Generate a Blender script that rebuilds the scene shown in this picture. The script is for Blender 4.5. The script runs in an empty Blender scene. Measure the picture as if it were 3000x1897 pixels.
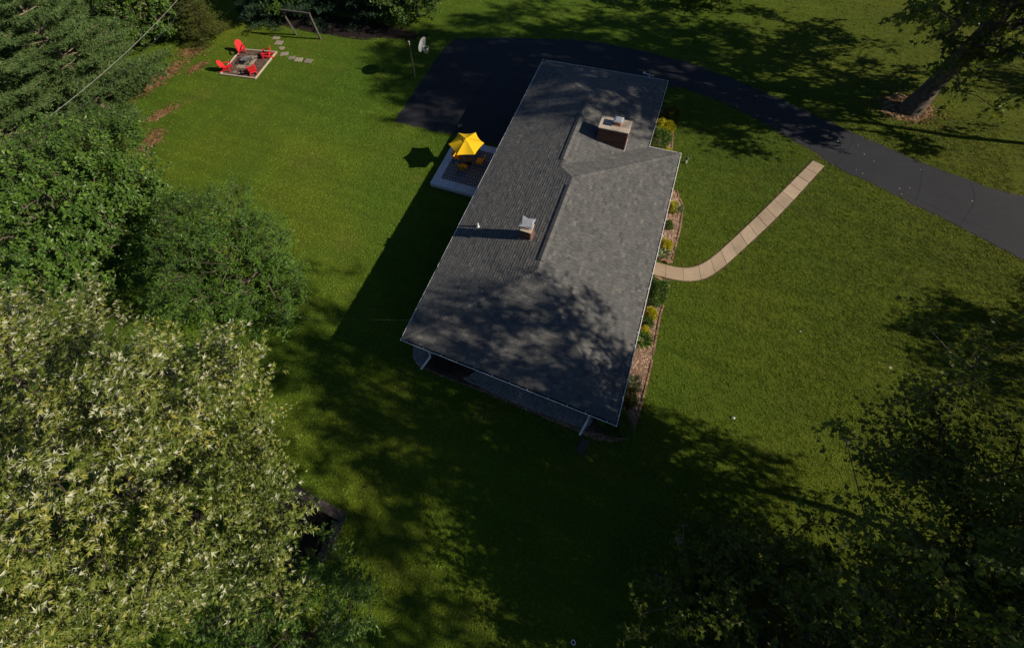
import bpy, bmesh, math, random
import numpy as np
from mathutils import Vector, Matrix, Euler
random.seed(7)
R = math.radians
scene = bpy.context.scene
COL = scene.collection

# ------------------------------------------------------------------ camera
cam_d = bpy.data.cameras.new('camera')
cam = bpy.data.objects.new('camera', cam_d)
COL.objects.link(cam)
cam.location = (7.991, -7.281, 25.273)
cam.rotation_euler = (0.65614, 0.11832, 0.43080)
cam_d.sensor_width = 36.0
cam_d.lens = 18.0
cam_d.shift_x = 0.0776
cam_d.shift_y = -0.1097
cam_d.clip_start = 0.1
cam_d.clip_end = 2000
scene.camera = cam

# ------------------------------------------------------------------ sky, sun, exposure
SUN_EL, SUN_AZ = R(31.0), R(5.0)          # azimuth measured from +x towards +y
world = bpy.data.worlds.new('World')
scene.world = world
world.use_nodes = True
wn = world.node_tree.nodes
sky = wn.new('ShaderNodeTexSky')
sky.sky_type = 'NISHITA'
sky.sun_disc = False
sky.sun_elevation = SUN_EL
sky.sun_rotation = R(90) - SUN_AZ
sky.ozone_density = 6.0
sky.dust_density = 0.4
bg = wn['Background']
bg.inputs[1].default_value = 0.05
world.node_tree.links.new(sky.outputs[0], bg.inputs[0])
sd = bpy.data.lights.new('sun', 'SUN')
sd.energy = 5.0
sd.angle = R(0.53)
sd.color = (1.0, 0.90, 0.74)
sun = bpy.data.objects.new('sun', sd)
COL.objects.link(sun)
SDIR = Vector((math.cos(SUN_EL) * math.cos(SUN_AZ), math.cos(SUN_EL) * math.sin(SUN_AZ), math.sin(SUN_EL)))
sun.rotation_euler = (-SDIR).to_track_quat('-Z', 'Y').to_euler()
sun.location = (60, 5, 60)
scene.view_settings.view_transform = 'Standard'
scene.view_settings.look = 'None'
scene.view_settings.gamma = 1.0
scene.view_settings.use_curve_mapping = False
scene.view_settings.exposure = 0.45

# ------------------------------------------------------------------ materials
class NT:
    def __init__(s, name):
        s.m = bpy.data.materials.new(name)
        s.m.use_nodes = True
        s.t = s.m.node_tree
        s.b = s.t.nodes['Principled BSDF']
        s.out = s.t.nodes['Material Output']
    def n(s, typ, **kw):
        nd = s.t.nodes.new(typ)
        for k, v in kw.items():
            setattr(nd, k, v)
        return nd
    def l(s, a, b):
        s.t.links.new(a, b)
    def pos(s):
        return s.n('ShaderNodeNewGeometry').outputs['Position']
    def noise(s, scale, detail=3, rough=0.55, vec=None):
        nd = s.n('ShaderNodeTexNoise')
        nd.inputs['Scale'].default_value = scale
        nd.inputs['Detail'].default_value = detail
        nd.inputs['Roughness'].default_value = rough
        s.l(vec if vec is not None else s.pos(), nd.inputs['Vector'])
        return nd.outputs['Fac']
    def ramp(s, fac, stops):
        r = s.n('ShaderNodeValToRGB')
        els = r.color_ramp.elements
        while len(els) < len(stops):
            els.new(0.5)
        for e, (p, c) in zip(els, stops):
            e.position = p
            e.color = (*c, 1) if len(c) == 3 else c
        s.l(fac, r.inputs[0])
        return r.outputs[0]
    def mix(s, fac, a, b, mode='MIX'):
        m = s.n('ShaderNodeMix')
        m.data_type = 'RGBA'
        m.blend_type = mode
        for sock, v in ((m.inputs[0], fac), (m.inputs[6], a), (m.inputs[7], b)):
            if isinstance(v, (int, float)):
                sock.default_value = v
            elif isinstance(v, tuple):
                sock.default_value = (*v, 1)
            else:
                s.l(v, sock)
        return m.outputs[2]
    def bump(s, h, strength=0.3, dist=0.02):
        b = s.n('ShaderNodeBump')
        b.inputs['Strength'].default_value = strength
        b.inputs['Distance'].default_value = dist
        s.l(h, b.inputs['Height'])
        s.l(b.outputs[0], s.b.inputs['Normal'])
    def col(s, c):
        if isinstance(c, tuple):
            s.b.inputs['Base Color'].default_value = (*c, 1)
        else:
            s.l(c, s.b.inputs['Base Color'])
    def rough(s, r, spec=0.5, metal=0.0):
        s.b.inputs['Roughness'].default_value = r
        s.b.inputs['Specular IOR Level'].default_value = spec
        s.b.inputs['Metallic'].default_value = metal

def simple(name, c, rough=0.7, spec=0.3, var=0.18, scale=6.0, metal=0.0, bump=0.15, bscale=60.0):
    t = NT(name)
    f = t.noise(scale, 4)
    lo = tuple(max(0.0, v * (1 - var)) for v in c)
    hi = tuple(v * (1 + var) for v in c)
    t.col(t.ramp(f, [(0.3, lo), (0.7, hi)]))
    t.rough(rough, spec, metal)
    if bump:
        t.bump(t.noise(bscale, 2), bump, 0.01)
    return t.m

def tinted(name, stops, rough=0.85, spec=0.2, bscale=90.0, bump=0.4, fine=0.25, blotch=0.35):
    """colour picked per piece by the 'tint' attribute, with a fine grain on top"""
    t = NT(name)
    a = t.n('ShaderNodeAttribute', attribute_name='tint')
    c = t.ramp(a.outputs['Fac'], stops)
    g = t.noise(bscale, 2)
    big = t.noise(0.9, 4)
    c = t.mix(fine, c, t.ramp(g, [(0.25, (0.0, 0.0, 0.0)), (0.75, (1, 1, 1))]), 'OVERLAY')
    c = t.mix(blotch, c, t.ramp(big, [(0.3, (0.3, 0.3, 0.3)), (0.7, (0.7, 0.7, 0.7))]), 'OVERLAY')
    t.col(c)
    t.rough(rough, spec)
    t.bump(g, bump, 0.008)
    return t.m

def leaf_mat(name, stops, back=None, rough=0.42, spec=0.45, trans=0.28):
    spec *= 0.6
    t = NT(name)
    a = t.n('ShaderNodeAttribute', attribute_name='tint')
    c = t.ramp(a.outputs['Fac'], stops)
    c0 = c
    if back is not None:
        g = t.n('ShaderNodeNewGeometry')
        c = t.mix(g.outputs['Backfacing'], c, back)
    t.col(c)
    t.rough(rough, spec)
    tr = t.n('ShaderNodeBsdfTranslucent')
    t.l(t.mix(1.0, c0, (1.3, 1.35, 0.6), 'MULTIPLY'), tr.inputs[0])
    mx = t.n('ShaderNodeMixShader')
    mx.inputs[0].default_value = trans
    t.l(t.b.outputs[0], mx.inputs[1])
    t.l(tr.outputs[0], mx.inputs[2])
    t.l(mx.outputs[0], t.out.inputs[0])
    return t.m

def lawn_colour(t):
    big = t.noise(0.075, 3)
    mid = t.noise(0.55, 4)
    fine = t.noise(5.0, 3)
    mp = t.n('ShaderNodeMapping'); mp.inputs['Rotation'].default_value = (0, 0, R(-62)); mp.inputs['Scale'].default_value = (0.10, 1.5, 0.0)
    t.l(t.pos(), mp.inputs['Vector'])
    mow = t.noise(1.0, 2, 0.5, mp.outputs[0])
    dry = t.noise(0.32, 5, 0.65)
    c = t.ramp(big, [(0.3, (0.062, 0.122, 0.009)), (0.5, (0.086, 0.142, 0.011)), (0.72, (0.120, 0.155, 0.012))])
    c = t.mix(t.ramp(dry, [(0.56, (0, 0, 0)), (0.74, (0.5, 0.5, 0.5))]), c, (0.150, 0.138, 0.030))
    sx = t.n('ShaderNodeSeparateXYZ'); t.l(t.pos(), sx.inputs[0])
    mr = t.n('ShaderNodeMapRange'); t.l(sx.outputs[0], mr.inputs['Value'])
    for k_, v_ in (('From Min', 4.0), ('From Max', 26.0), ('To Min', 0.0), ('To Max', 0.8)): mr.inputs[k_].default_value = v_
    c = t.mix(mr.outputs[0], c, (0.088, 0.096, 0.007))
    c = t.mix(0.45, c, t.ramp(mow, [(0.3, (0.36, 0.38, 0.36)), (0.7, (0.62, 0.60, 0.55))]), 'OVERLAY')
    c = t.mix(0.32, c, t.ramp(mid, [(0.3, (0.32, 0.34, 0.32)), (0.7, (0.66, 0.64, 0.55))]), 'OVERLAY')
    c = t.mix(0.25, c, t.ramp(fine, [(0.3, (0.32, 0.35, 0.32)), (0.7, (0.68, 0.65, 0.6))]), 'OVERLAY')
    return c, fine

M = {}
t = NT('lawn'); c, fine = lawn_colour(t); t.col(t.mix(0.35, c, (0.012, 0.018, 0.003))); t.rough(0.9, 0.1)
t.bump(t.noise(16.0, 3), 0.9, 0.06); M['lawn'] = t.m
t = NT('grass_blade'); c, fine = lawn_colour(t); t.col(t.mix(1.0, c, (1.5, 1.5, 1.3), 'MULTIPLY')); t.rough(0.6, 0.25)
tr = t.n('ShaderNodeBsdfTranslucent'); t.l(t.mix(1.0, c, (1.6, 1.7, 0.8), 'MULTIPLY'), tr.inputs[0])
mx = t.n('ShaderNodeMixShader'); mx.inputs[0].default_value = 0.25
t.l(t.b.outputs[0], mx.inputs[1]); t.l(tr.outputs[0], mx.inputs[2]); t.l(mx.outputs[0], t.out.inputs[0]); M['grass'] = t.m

t = NT('asphalt')
g = t.noise(55.0, 3); big = t.noise(0.35, 5, 0.65); spots = t.noise(3.2, 4, 0.7)
c = t.ramp(g, [(0.25, (0.0085, 0.009, 0.012)), (0.75, (0.024, 0.0255, 0.031))])
c = t.mix(0.8, c, t.ramp(big, [(0.28, (0.42, 0.42, 0.44)), (0.5, (0.5, 0.5, 0.5)), (0.72, (0.68, 0.68, 0.68))]), 'OVERLAY')
c = t.mix(0.5, c, t.ramp(spots, [(0.3, (0.36, 0.36, 0.37)), (0.7, (0.64, 0.64, 0.64))]), 'OVERLAY')
t.col(c); t.rough(0.8, 0.3); t.bump(g, 0.5, 0.012); M['asphalt'] = t.m
M['tar'] = simple('tar_seam', (0.012, 0.012, 0.014), 0.5, 0.4)
M['concrete'] = tinted('walk_concrete', [(0.0, (0.3, 0.2279, 0.1566)), (0.5, (0.335, 0.2544, 0.1798)), (1.0, (0.365, 0.2809, 0.203))], 0.9, 0.15, 25, 0.3, 0.3, 0.4)
M['soil'] = simple('soil', (0.0765, 0.0527, 0.0357), 0.95, 0.1, 0.45, 9.0, bump=0.8, bscale=45)
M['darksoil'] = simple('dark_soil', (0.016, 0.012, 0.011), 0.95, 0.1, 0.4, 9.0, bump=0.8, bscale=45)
M['needles'] = simple('needle_litter', (0.1292, 0.0722, 0.03192), 0.95, 0.1, 0.4, 7.0, bump=0.8, bscale=40)
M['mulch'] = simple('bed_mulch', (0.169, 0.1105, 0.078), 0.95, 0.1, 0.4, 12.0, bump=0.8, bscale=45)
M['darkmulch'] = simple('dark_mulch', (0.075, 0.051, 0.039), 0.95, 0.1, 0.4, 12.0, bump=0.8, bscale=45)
M['chip'] = tinted('wood_chips', [(0.0, (0.1581, 0.09223, 0.05929)), (0.5, (0.3557, 0.224, 0.1515)), (1.0, (0.5797, 0.4216, 0.3162))], 0.9, 0.15)
M['litter'] = tinted('needle_bits', [(0.0, (0.08, 0.044, 0.0187)), (0.5, (0.152, 0.084, 0.0357)), (1.0, (0.224, 0.136, 0.06375))], 0.9, 0.15)
M['darkchip'] = tinted('bark_chips', [(0.0, (0.039, 0.026, 0.0208)), (0.6, (0.1105, 0.0676, 0.052)), (1.0, (0.208, 0.143, 0.1105))], 0.9, 0.15)
M['stone'] = tinted('gravel_stone', [(0.0, (0.136, 0.144, 0.152)), (0.5, (0.288, 0.304, 0.32)), (1.0, (0.464, 0.472, 0.48))], 0.85, 0.25)
M['gravelbase'] = simple('gravel_bed', (0.17, 0.18, 0.19), 0.95, 0.1, 0.3, 30, bump=0.8, bscale=40)
M['shingle'] = tinted('shingles', [(0.0, (0.0656, 0.06667, 0.06796)), (0.35, (0.08946, 0.08918, 0.08807)), (0.7, (0.1113, 0.1078, 0.1025)), (1.0, (0.1472, 0.1373, 0.1244))], 0.92, 0.2, 110, 0.2, 0.16, 0.12)
M['deckroof'] = simple('roof_underlay', (0.05, 0.05, 0.052), 0.95, 0.1)
M['gutter'] = simple('gutter_paint', (0.765, 0.765, 0.7437), 0.45, 0.4, 0.08)
M['gutterdark'] = simple('gutter_inside', (0.035, 0.028, 0.022), 0.9, 0.1)
M['siding'] = simple('wall_brick', (0.34, 0.24, 0.18), 0.85, 0.2, 0.2, 14)
M['white'] = simple('white_paint', (0.74, 0.74, 0.72), 0.5, 0.4, 0.06)
M['glass'] = simple('window_glass', (0.02, 0.025, 0.03), 0.06, 0.8, 0.1, bump=0)
M['brick'] = tinted('chimney_brick', [(0.0, (0.088, 0.0442, 0.0342)), (0.5, (0.136, 0.06375, 0.045)), (1.0, (0.192, 0.0935, 0.0648))], 0.88, 0.2, 60, 0.4, 0.3)
M['mortar'] = simple('mortar', (0.16, 0.12, 0.10), 0.95, 0.1)
M['crown'] = simple('chimney_crown', (0.4, 0.336, 0.264), 0.9, 0.15, 0.14, 5)
M['flue'] = simple('clay_flue', (0.45, 0.17, 0.08), 0.8, 0.2)
M['steel'] = simple('galvanised_steel', (0.496, 0.504, 0.52), 0.32, 0.5, 0.1, metal=0.55, bump=0.05)
M['pvc'] = simple('white_pipe', (0.66, 0.66, 0.63), 0.5, 0.4, 0.08)
M['rubber'] = simple('black_rubber', (0.014, 0.014, 0.015), 0.55, 0.4)
M['deckpaint'] = tinted('deck_paint', [(0.0, (0.5031, 0.5265, 0.5733)), (1.0, (0.6201, 0.6435, 0.6903))], 0.6, 0.3, 40, 0.15, 0.12)
t = NT('patio_rug')   # printed trellis on a dark mat: flat print
geo = t.pos()
mp = t.n('ShaderNodeMapping'); mp.inputs['Scale'].default_value = (1 / 0.44, 1 / 0.56, 0); mp.inputs['Rotation'].default_value = (0, 0, 0)
t.l(geo, mp.inputs['Vector'])
sep = t.n('ShaderNodeSeparateXYZ'); t.l(mp.outputs[0], sep.inputs[0])
def mth(op, a, b=None, c=None):
    n = t.n('ShaderNodeMath', operation=op)
    for i, v in enumerate((a, b, c)):
        if v is None: continue
        if isinstance(v, (int, float)): n.inputs[i].default_value = v
        else: t.l(v, n.inputs[i])
    return n.outputs[0]
def cell(off):
    fx = mth('ABSOLUTE', mth('SUBTRACT', mth('FRACT', mth('ADD', sep.outputs[0], off)), 0.5))
    fy = mth('ABSOLUTE', mth('SUBTRACT', mth('FRACT', mth('ADD', sep.outputs[1], off)), 0.5))
    return mth('SQRT', mth('ADD', mth('MULTIPLY', fx, fx), mth('MULTIPLY', fy, fy)))
dmin = mth('MINIMUM', cell(0.0), cell(0.5))
lat = t.ramp(dmin, [(0.0, (0.20, 0.20, 0.22)), (0.17, (0.20, 0.20, 0.22)), (0.18, (0.007, 0.008, 0.012)), (0.29, (0.007, 0.008, 0.012)), (0.30, (0.42, 0.42, 0.44)), (0.36, (0.42, 0.42, 0.44)), (0.37, (0.007, 0.008, 0.012))])
for n in t.t.nodes:
    if n.type == 'VALTORGB': n.color_ramp.interpolation = 'CONSTANT'
t.col(lat); t.rough(0.95, 0.1); t.bump(t.noise(120, 2), 0.3, 0.004); M['rug'] = t.m
M['canvas'] = simple('yellow_canvas', (0.80, 0.50, 0.012), 0.8, 0.2, 0.05, 3, bump=0.1)
t = M['canvas']; nt = t.node_tree
trl = nt.nodes.new('ShaderNodeBsdfTranslucent'); trl.inputs[0].default_value = (0.85, 0.50, 0.02, 1)
mxs = nt.nodes.new('ShaderNodeMixShader'); mxs.inputs[0].default_value = 0.25
nt.links.new(nt.nodes['Principled BSDF'].outputs[0], mxs.inputs[1]); nt.links.new(trl.outputs[0], mxs.inputs[2]); nt.links.new(mxs.outputs[0], nt.nodes['Material Output'].inputs[0])
M['cushion'] = simple('orange_cushion', (0.62, 0.27, 0.02), 0.85, 0.2, 0.12, 9)
M['blackmetal'] = simple('black_metal', (0.015, 0.015, 0.016), 0.45, 0.4, 0.1)
t = NT('smoked_glass'); t.col((0.05, 0.05, 0.055)); t.rough(0.08, 0.6); t.b.inputs['Alpha'].default_value = 0.45; M['tableglass'] = t.m
M['red'] = simple('red_plastic', (0.62, 0.022, 0.028), 0.4, 0.45, 0.08, 4, bump=0.05)
M['timber'] = simple('edging_timber', (0.3465, 0.2888, 0.2228), 0.85, 0.2, 0.2, 8)
M['oldwood'] = simple('weathered_wood_shaded', (0.0792, 0.0693, 0.0627), 0.9, 0.15, 0.3, 8)  # weathered grey, darkened further to put the swing frame's shade into the colour
M['paver'] = tinted('paver_stone', [(0.0, (0.1897, 0.1618, 0.1283)), (0.5, (0.2344, 0.2009, 0.1507)), (1.0, (0.279, 0.2455, 0.1897))], 0.9, 0.15, 30, 0.3, 0.25)
M['edgebrick'] = tinted('edging_brick', [(0.0, (0.15, 0.085, 0.055)), (0.5, (0.22, 0.125, 0.08)), (1.0, (0.29, 0.18, 0.12))], 0.9, 0.15, 50, 0.4, 0.3)
M['slate'] = tinted('dark_slate', [(0.0, (0.044, 0.0376, 0.0344)), (0.5, (0.068, 0.0576, 0.0528)), (1.0, (0.1, 0.084, 0.076))], 0.85, 0.25, 30, 0.4, 0.3)
M['board'] = simple('backboard_white', (0.2475, 0.2513, 0.2475), 0.4, 0.4, 0.05)
M['net'] = simple('net_cord', (0.5, 0.5, 0.47), 0.9, 0.1)
M['rust'] = simple('rusty_pole', (0.30, 0.22, 0.15), 0.7, 0.3, 0.35, 5)
M['cable_w'] = simple('bare_cable', (0.275, 0.27, 0.24), 0.5, 0.4)
M['cable_b'] = simple('black_cable', (0.02, 0.022, 0.02), 0.6, 0.3)
M['bark'] = simple('bark', (0.085, 0.068, 0.054), 0.95, 0.1, 0.45, 5, bump=1.0, bscale=14)
M['barkpale'] = simple('pale_bark', (0.22, 0.17, 0.125), 0.95, 0.1, 0.35, 5, bump=0.9, bscale=16)
M['deadwood'] = simple('dead_twig', (0.36, 0.33, 0.30), 0.9, 0.15, 0.2)
M['scrap'] = simple('white_scrap', (0.518, 0.518, 0.49), 0.6, 0.3, 0.05)
M['drygrass'] = tinted('dry_leaf', [(0.0, (0.26, 0.22, 0.15)), (1.0, (0.40, 0.36, 0.27))], 0.8, 0.2)
M['l_maple'] = leaf_mat('silver_maple_leaf', [(0.0, (0.050, 0.078, 0.010)), (0.45, (0.115, 0.145, 0.020)), (0.8, (0.20, 0.215, 0.04)), (1.0, (0.30, 0.27, 0.055))], back=(0.38, 0.385, 0.235), rough=0.4, spec=0.6, trans=0.25)
M['barkdark'] = simple('dark_bark', (0.035, 0.028, 0.022), 0.95, 0.1, 0.4, 5, bump=0.8, bscale=14)
M['l_mid'] = leaf_mat('broad_leaf', [(0.0, (0.03581, 0.0812, 0.0116)), (0.6, (0.07163, 0.1392, 0.01856)), (1.0, (0.1308, 0.2102, 0.02552))], back=(0.117, 0.1668, 0.058), rough=0.4, spec=0.5)
M['l_mid2'] = leaf_mat('ash_leaf', [(0.0, (0.0348, 0.08526, 0.01044)), (0.6, (0.0696, 0.1431, 0.01508)), (1.0, (0.1232, 0.2132, 0.02088))], back=(0.1015, 0.1598, 0.0464), rough=0.45)
M['l_dark'] = leaf_mat('oak_leaf', [(0.0, (0.04469, 0.06728, 0.00825)), (0.6, (0.08938, 0.1196, 0.01238)), (1.0, (0.1978, 0.2149, 0.022))], back=(0.1031, 0.1308, 0.04125), rough=0.45, trans=0.4)
M['l_pine'] = leaf_mat('pine_needle', [(0.0, (0.04277, 0.07888, 0.02169)), (0.6, (0.08554, 0.136, 0.04141)), (1.0, (0.1447, 0.1972, 0.06113))], rough=0.6, spec=0.25, trans=0.15)
M['l_spruce'] = leaf_mat('spruce_needle', [(0.0, (0.0154, 0.0352, 0.0198)), (0.6, (0.033, 0.066, 0.033)), (1.0, (0.066, 0.11, 0.055))], rough=0.6, spec=0.2, trans=0.1)
M['l_cedar'] = leaf_mat('cedar_leaf', [(0.0, (0.039, 0.0546, 0.0117)), (0.6, (0.0806, 0.0936, 0.0182)), (1.0, (0.156, 0.1495, 0.0286))], rough=0.6, spec=0.2, trans=0.15)
M['l_yew'] = leaf_mat('yew_leaf', [(0.0, (0.02856, 0.06936, 0.01224)), (0.6, (0.06936, 0.1387, 0.0204)), (1.0, (0.1428, 0.2244, 0.0306))], trans=0.15)
M['l_gold'] = leaf_mat('golden_leaf', [(0.0, (0.20, 0.20, 0.010)), (0.6, (0.42, 0.38, 0.012)), (1.0, (0.62, 0.56, 0.02))], trans=0.2)
M['l_hosta'] = leaf_mat('hosta_leaf', [(0.0, (0.06, 0.10, 0.03)), (0.5, (0.12, 0.17, 0.07)), (1.0, (0.30, 0.34, 0.18))], trans=0.2)

# ------------------------------------------------------------------ mesh helpers
def link(o, parent=None):
    COL.objects.link(o)
    if parent is not None:
        o.parent = parent
    return o

def mesh_np(name, verts, faces, mat, parent=None, tint=None, smooth=False, loc=None):
    """verts (N,3); faces list of arrays (M,k)"""
    if not isinstance(faces, (list, tuple)):
        faces = [faces]
    me = bpy.data.meshes.new(name)
    verts = np.asarray(verts, dtype=np.float32)
    me.vertices.add(len(verts))
    me.vertices.foreach_set('co', verts.ravel())
    loops = np.concatenate([np.asarray(f, dtype=np.int32).ravel() for f in faces])
    tot = np.concatenate([np.full(len(f), np.asarray(f).shape[1], dtype=np.int32) for f in faces])
    start = np.concatenate([[0], np.cumsum(tot)[:-1]]).astype(np.int32)
    me.loops.add(len(loops))
    me.loops.foreach_set('vertex_index', loops)
    me.polygons.add(len(tot))
    me.polygons.foreach_set('loop_start', start)
    me.polygons.foreach_set('loop_total', tot)
    me.polygons.foreach_set('use_smooth', np.full(len(tot), bool(smooth)))
    if tint is not None:
        at = me.attributes.new('tint', 'FLOAT', 'POINT')
        at.data.foreach_set('value', np.asarray(tint, dtype=np.float32))
    me.update(calc_edges=True)
    me.validate()
    if mat is not None:
        me.materials.append(mat)
    o = bpy.data.objects.new(name, me)
    if loc is not None:
        o.location = loc
    return link(o, parent)

class MB:
    def __init__(s):
        s.v, s.f, s.t = [], [], []
    def add(s, vs, fs, tint=0.5):
        b = len(s.v)
        s.v += [tuple(v) for v in vs]
        s.t += [tint] * len(vs)
        s.f += [tuple(b + i for i in f) for f in fs]
        return s
    def box(s, c, size, rz=0.0, mat=None, tint=0.5):
        x, y, z = (v / 2 for v in size)
        p = [Vector((a * x, b * y, d * z)) for d in (-1, 1) for a, b in ((-1, -1), (1, -1), (1, 1), (-1, 1))]
        m = mat if mat is not None else Matrix.Rotation(rz, 3, 'Z')
        p = [m @ v + Vector(c) for v in p]
        return s.add(p, [(3, 2, 1, 0), (4, 5, 6, 7), (0, 1, 5, 4), (1, 2, 6, 5), (2, 3, 7, 6), (3, 0, 4, 7)], tint)
    def bar(s, a, b, w, h, tint=0.5, up=(0, 0, 1)):
        a, b = Vector(a), Vector(b)
        d = (b - a); L = d.length; d.normalize()
        y = Vector(up).cross(d)
        if y.length < 1e-5: y = Vector((0, 1, 0))
        y.normalize(); z = d.cross(y)
        m = Matrix((d, y, z)).transposed()
        return s.box((a + b) / 2, (L, w, h), mat=m, tint=tint)
    def tube(s, pts, rad, n=8, cap=True, tint=0.5):
        pts = [Vector(p) for p in pts]
        if not isinstance(rad, (list, tuple)): rad = [rad] * len(pts)
        b = len(s.v); x = None
        for i, p in enumerate(pts):
            d = (pts[min(i + 1, len(pts) - 1)] - pts[max(i - 1, 0)]).normalized()
            if x is None:
                x = d.orthogonal().normalized()
            x = (x - d * x.dot(d))
            x = x.normalized() if x.length > 1e-6 else d.orthogonal().normalized()
            y = d.cross(x)
            for k in range(n):
                a = 2 * math.pi * k / n
                s.v.append(tuple(p + (x * math.cos(a) + y * math.sin(a)) * rad[i])); s.t.append(tint)
        for i in range(len(pts) - 1):
            for k in range(n):
                k2 = (k + 1) % n
                s.f.append((b + i * n + k, b + i * n + k2, b + (i + 1) * n + k2, b + (i + 1) * n + k))
        if cap:
            s.f.append(tuple(b + k for k in range(n))[::-1])
            s.f.append(tuple(b + (len(pts) - 1) * n + k for k in range(n)))
        return s
    def prism(s, poly, z0, z1, tint=0.5):
        n = len(poly)
        vs = [(x, y, z0) for x, y in poly] + [(x, y, z1) for x, y in poly]
        fs = [tuple(range(n))[::-1], tuple(range(n, 2 * n))] + [(i, (i + 1) % n, n + (i + 1) % n, n + i) for i in range(n)]
        return s.add(vs, fs, tint)
    def mesh(s, name, mat):
        me = bpy.data.meshes.new(name)
        me.from_pydata(s.v, [], s.f)
        at = me.attributes.new('tint', 'FLOAT', 'POINT')
        at.data.foreach_set('value', np.array(s.t, dtype=np.float32))
        if mat is not None: me.materials.append(mat)
        return me
    def build(s, name, mat, parent=None, smooth=False, bevel=0.0, loc=None, rz=0.0):
        me = s.mesh(name, mat)
        if bevel:
            bm = bmesh.new(); bm.from_mesh(me)
            bmesh.ops.bevel(bm, geom=list(bm.edges), offset=bevel, segments=1, affect='EDGES', clamp_overlap=True)
            bm.to_mesh(me); bm.free()
        if smooth:
            me.polygons.foreach_set('use_smooth', [True] * len(me.polygons))
        o = bpy.data.objects.new(name, me)
        if loc is not None: o.location = loc
        if rz: o.rotation_euler.z = rz
        return link(o, parent)

def place(name, me, parent, mw=None, loc=None, rz=0.0):
    o = bpy.data.objects.new(name, me)
    if mw is not None: o.matrix_local = mw
    if loc is not None: o.location = loc
    if rz: o.rotation_euler.z = rz
    return link(o, parent)

def tag(o, label, cat, group=None):
    o['label'] = label; o['category'] = cat
    if group: o['group'] = group
    return o
def struct(o):
    o['kind'] = 'structure'; return o
def stuff(o):
    o['kind'] = 'stuff'; return o
def empty(name, loc=(0, 0, 0), rz=0.0, parent=None):
    o = bpy.data.objects.new(name, None)
    o.empty_display_size = 0.3
    o.location = loc; o.rotation_euler.z = rz
    return link(o, parent)
def copy_tree(o, parent=None):
    c = o.copy(); link(c, parent)
    for ch in list(o.children):
        copy_tree(ch, c)
    return c
def inside(poly, x, y):
    x = np.asarray(x); y = np.asarray(y); r = np.zeros(x.shape, bool); n = len(poly)
    for i in range(n):
        (x1, y1), (x2, y2) = poly[i], poly[(i + 1) % n]
        if y1 == y2: continue
        c = ((y1 > y) != (y2 > y)) & (x < (x2 - x1) * (y - y1) / (y2 - y1) + x1)
        r ^= c
    return r
def wobble(poly, step=0.35, amp=0.05, seed=0):
    rg = random.Random(seed); out = []
    n = len(poly)
    for i in range(n):
        a, b = Vector(poly[i]), Vector(poly[(i + 1) % n]); L = (b - a).length
        k = max(1, int(L / step))
        for j in range(k):
            p = a.lerp(b, j / k)
            out.append((p.x + rg.uniform(-amp, amp), p.y + rg.uniform(-amp, amp)))
    return out
def chaikin(pts, it=2, closed=False):
    for _ in range(it):
        o = [] if closed else [pts[0]]
        n = len(pts)
        for i in range(n if closed else n - 1):
            a, b = Vector(pts[i]), Vector(pts[(i + 1) % n])
            o += [tuple(a.lerp(b, .25)), tuple(a.lerp(b, .75))]
        if not closed: o.append(pts[-1])
        pts = o
    return pts
def blob(cx, cy, rx, ry, rz=0, n=28, amp=0.14, seed=0):
    rg = random.Random(seed); ph = [rg.uniform(0, 6.28) for _ in range(5)]
    out = []
    for i in range(n):
        a = 2 * math.pi * i / n
        k = 1 + amp * (math.sin(2 * a + ph[0]) + 0.7 * math.sin(3 * a + ph[1]) + 0.5 * math.sin(5 * a + ph[2]) + 0.4 * math.sin(9 * a + ph[3]))
        x, y = rx * k * math.cos(a), ry * k * math.sin(a)
        out.append((cx + x * math.cos(rz) - y * math.sin(rz), cy + x * math.sin(rz) + y * math.cos(rz)))
    return out
def sheet(name, poly, z, mat, parent=None):
    """flat ground sheet from a polygon (triangulated)"""
    bm = bmesh.new()
    f = bm.faces.new([bm.verts.new((x, y, z)) for x, y in poly])
    f.normal_update()
    if f.normal.z < 0: f.normal_flip()
    bmesh.ops.triangulate(bm, faces=bm.faces[:])
    me = bpy.data.meshes.new(name); bm.to_mesh(me); bm.free()
    me.materials.append(mat)
    return link(bpy.data.objects.new(name, me), parent)

# ------------------------------------------------------------------ ground, driveway, walk
W, L, N, YN, S, EH = 10.0, 22.19, 1.734, 16.03, 0.298, 2.75
gm = MB(); gm.add([(-320, -300, 0), (320, -300, 0), (320, 340, 0), (-320, 340, 0)], [(0, 1, 2, 3)])
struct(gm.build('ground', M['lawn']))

drive = [(-9.05, 15.85), (-9.1, 19.0), (-9.15, 25.2), (-8.6, 26.6), (-4.67, 27.7), (0.0, 28.7), (2.3, 29.0), (6.5, 28.65), (9.9, 28.0), (12.3, 27.15), (17.0, 25.05),
         (19.4, 23.8), (23.0, 22.15), (25.25, 21.4), (27.4, 21.0), (31, 20.6), (40, 19.6), (40, 14.6), (31, 15.1), (26.7, 16.5), (24.5, 17.7), (21.4, 19.2), (18.3, 20.6), (17.6, 21.3),
         (14.7, 23.1), (12.0, 24.5), (9.2, 25.3), (8.2, 25.0), (8.2, 20.0), (0.6, 20.0), (0.6, 15.9), (-5.25, 15.95)]
drive_w = wobble(drive, 0.3, 0.07, 3)
def grow(poly, d):
    n = len(poly); out = []
    A = sum(poly[i][0] * poly[(i + 1) % n][1] - poly[(i + 1) % n][0] * poly[i][1] for i in range(n))
    sg = -1 if A > 0 else 1
    for i in range(n):
        a, b, c = Vector(poly[i - 1]), Vector(poly[i]), Vector(poly[(i + 1) % n])
        e = (c - a).normalized(); nn = Vector((-e.y, e.x)) * sg
        out.append(tuple(b + nn * d))
    return out
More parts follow.
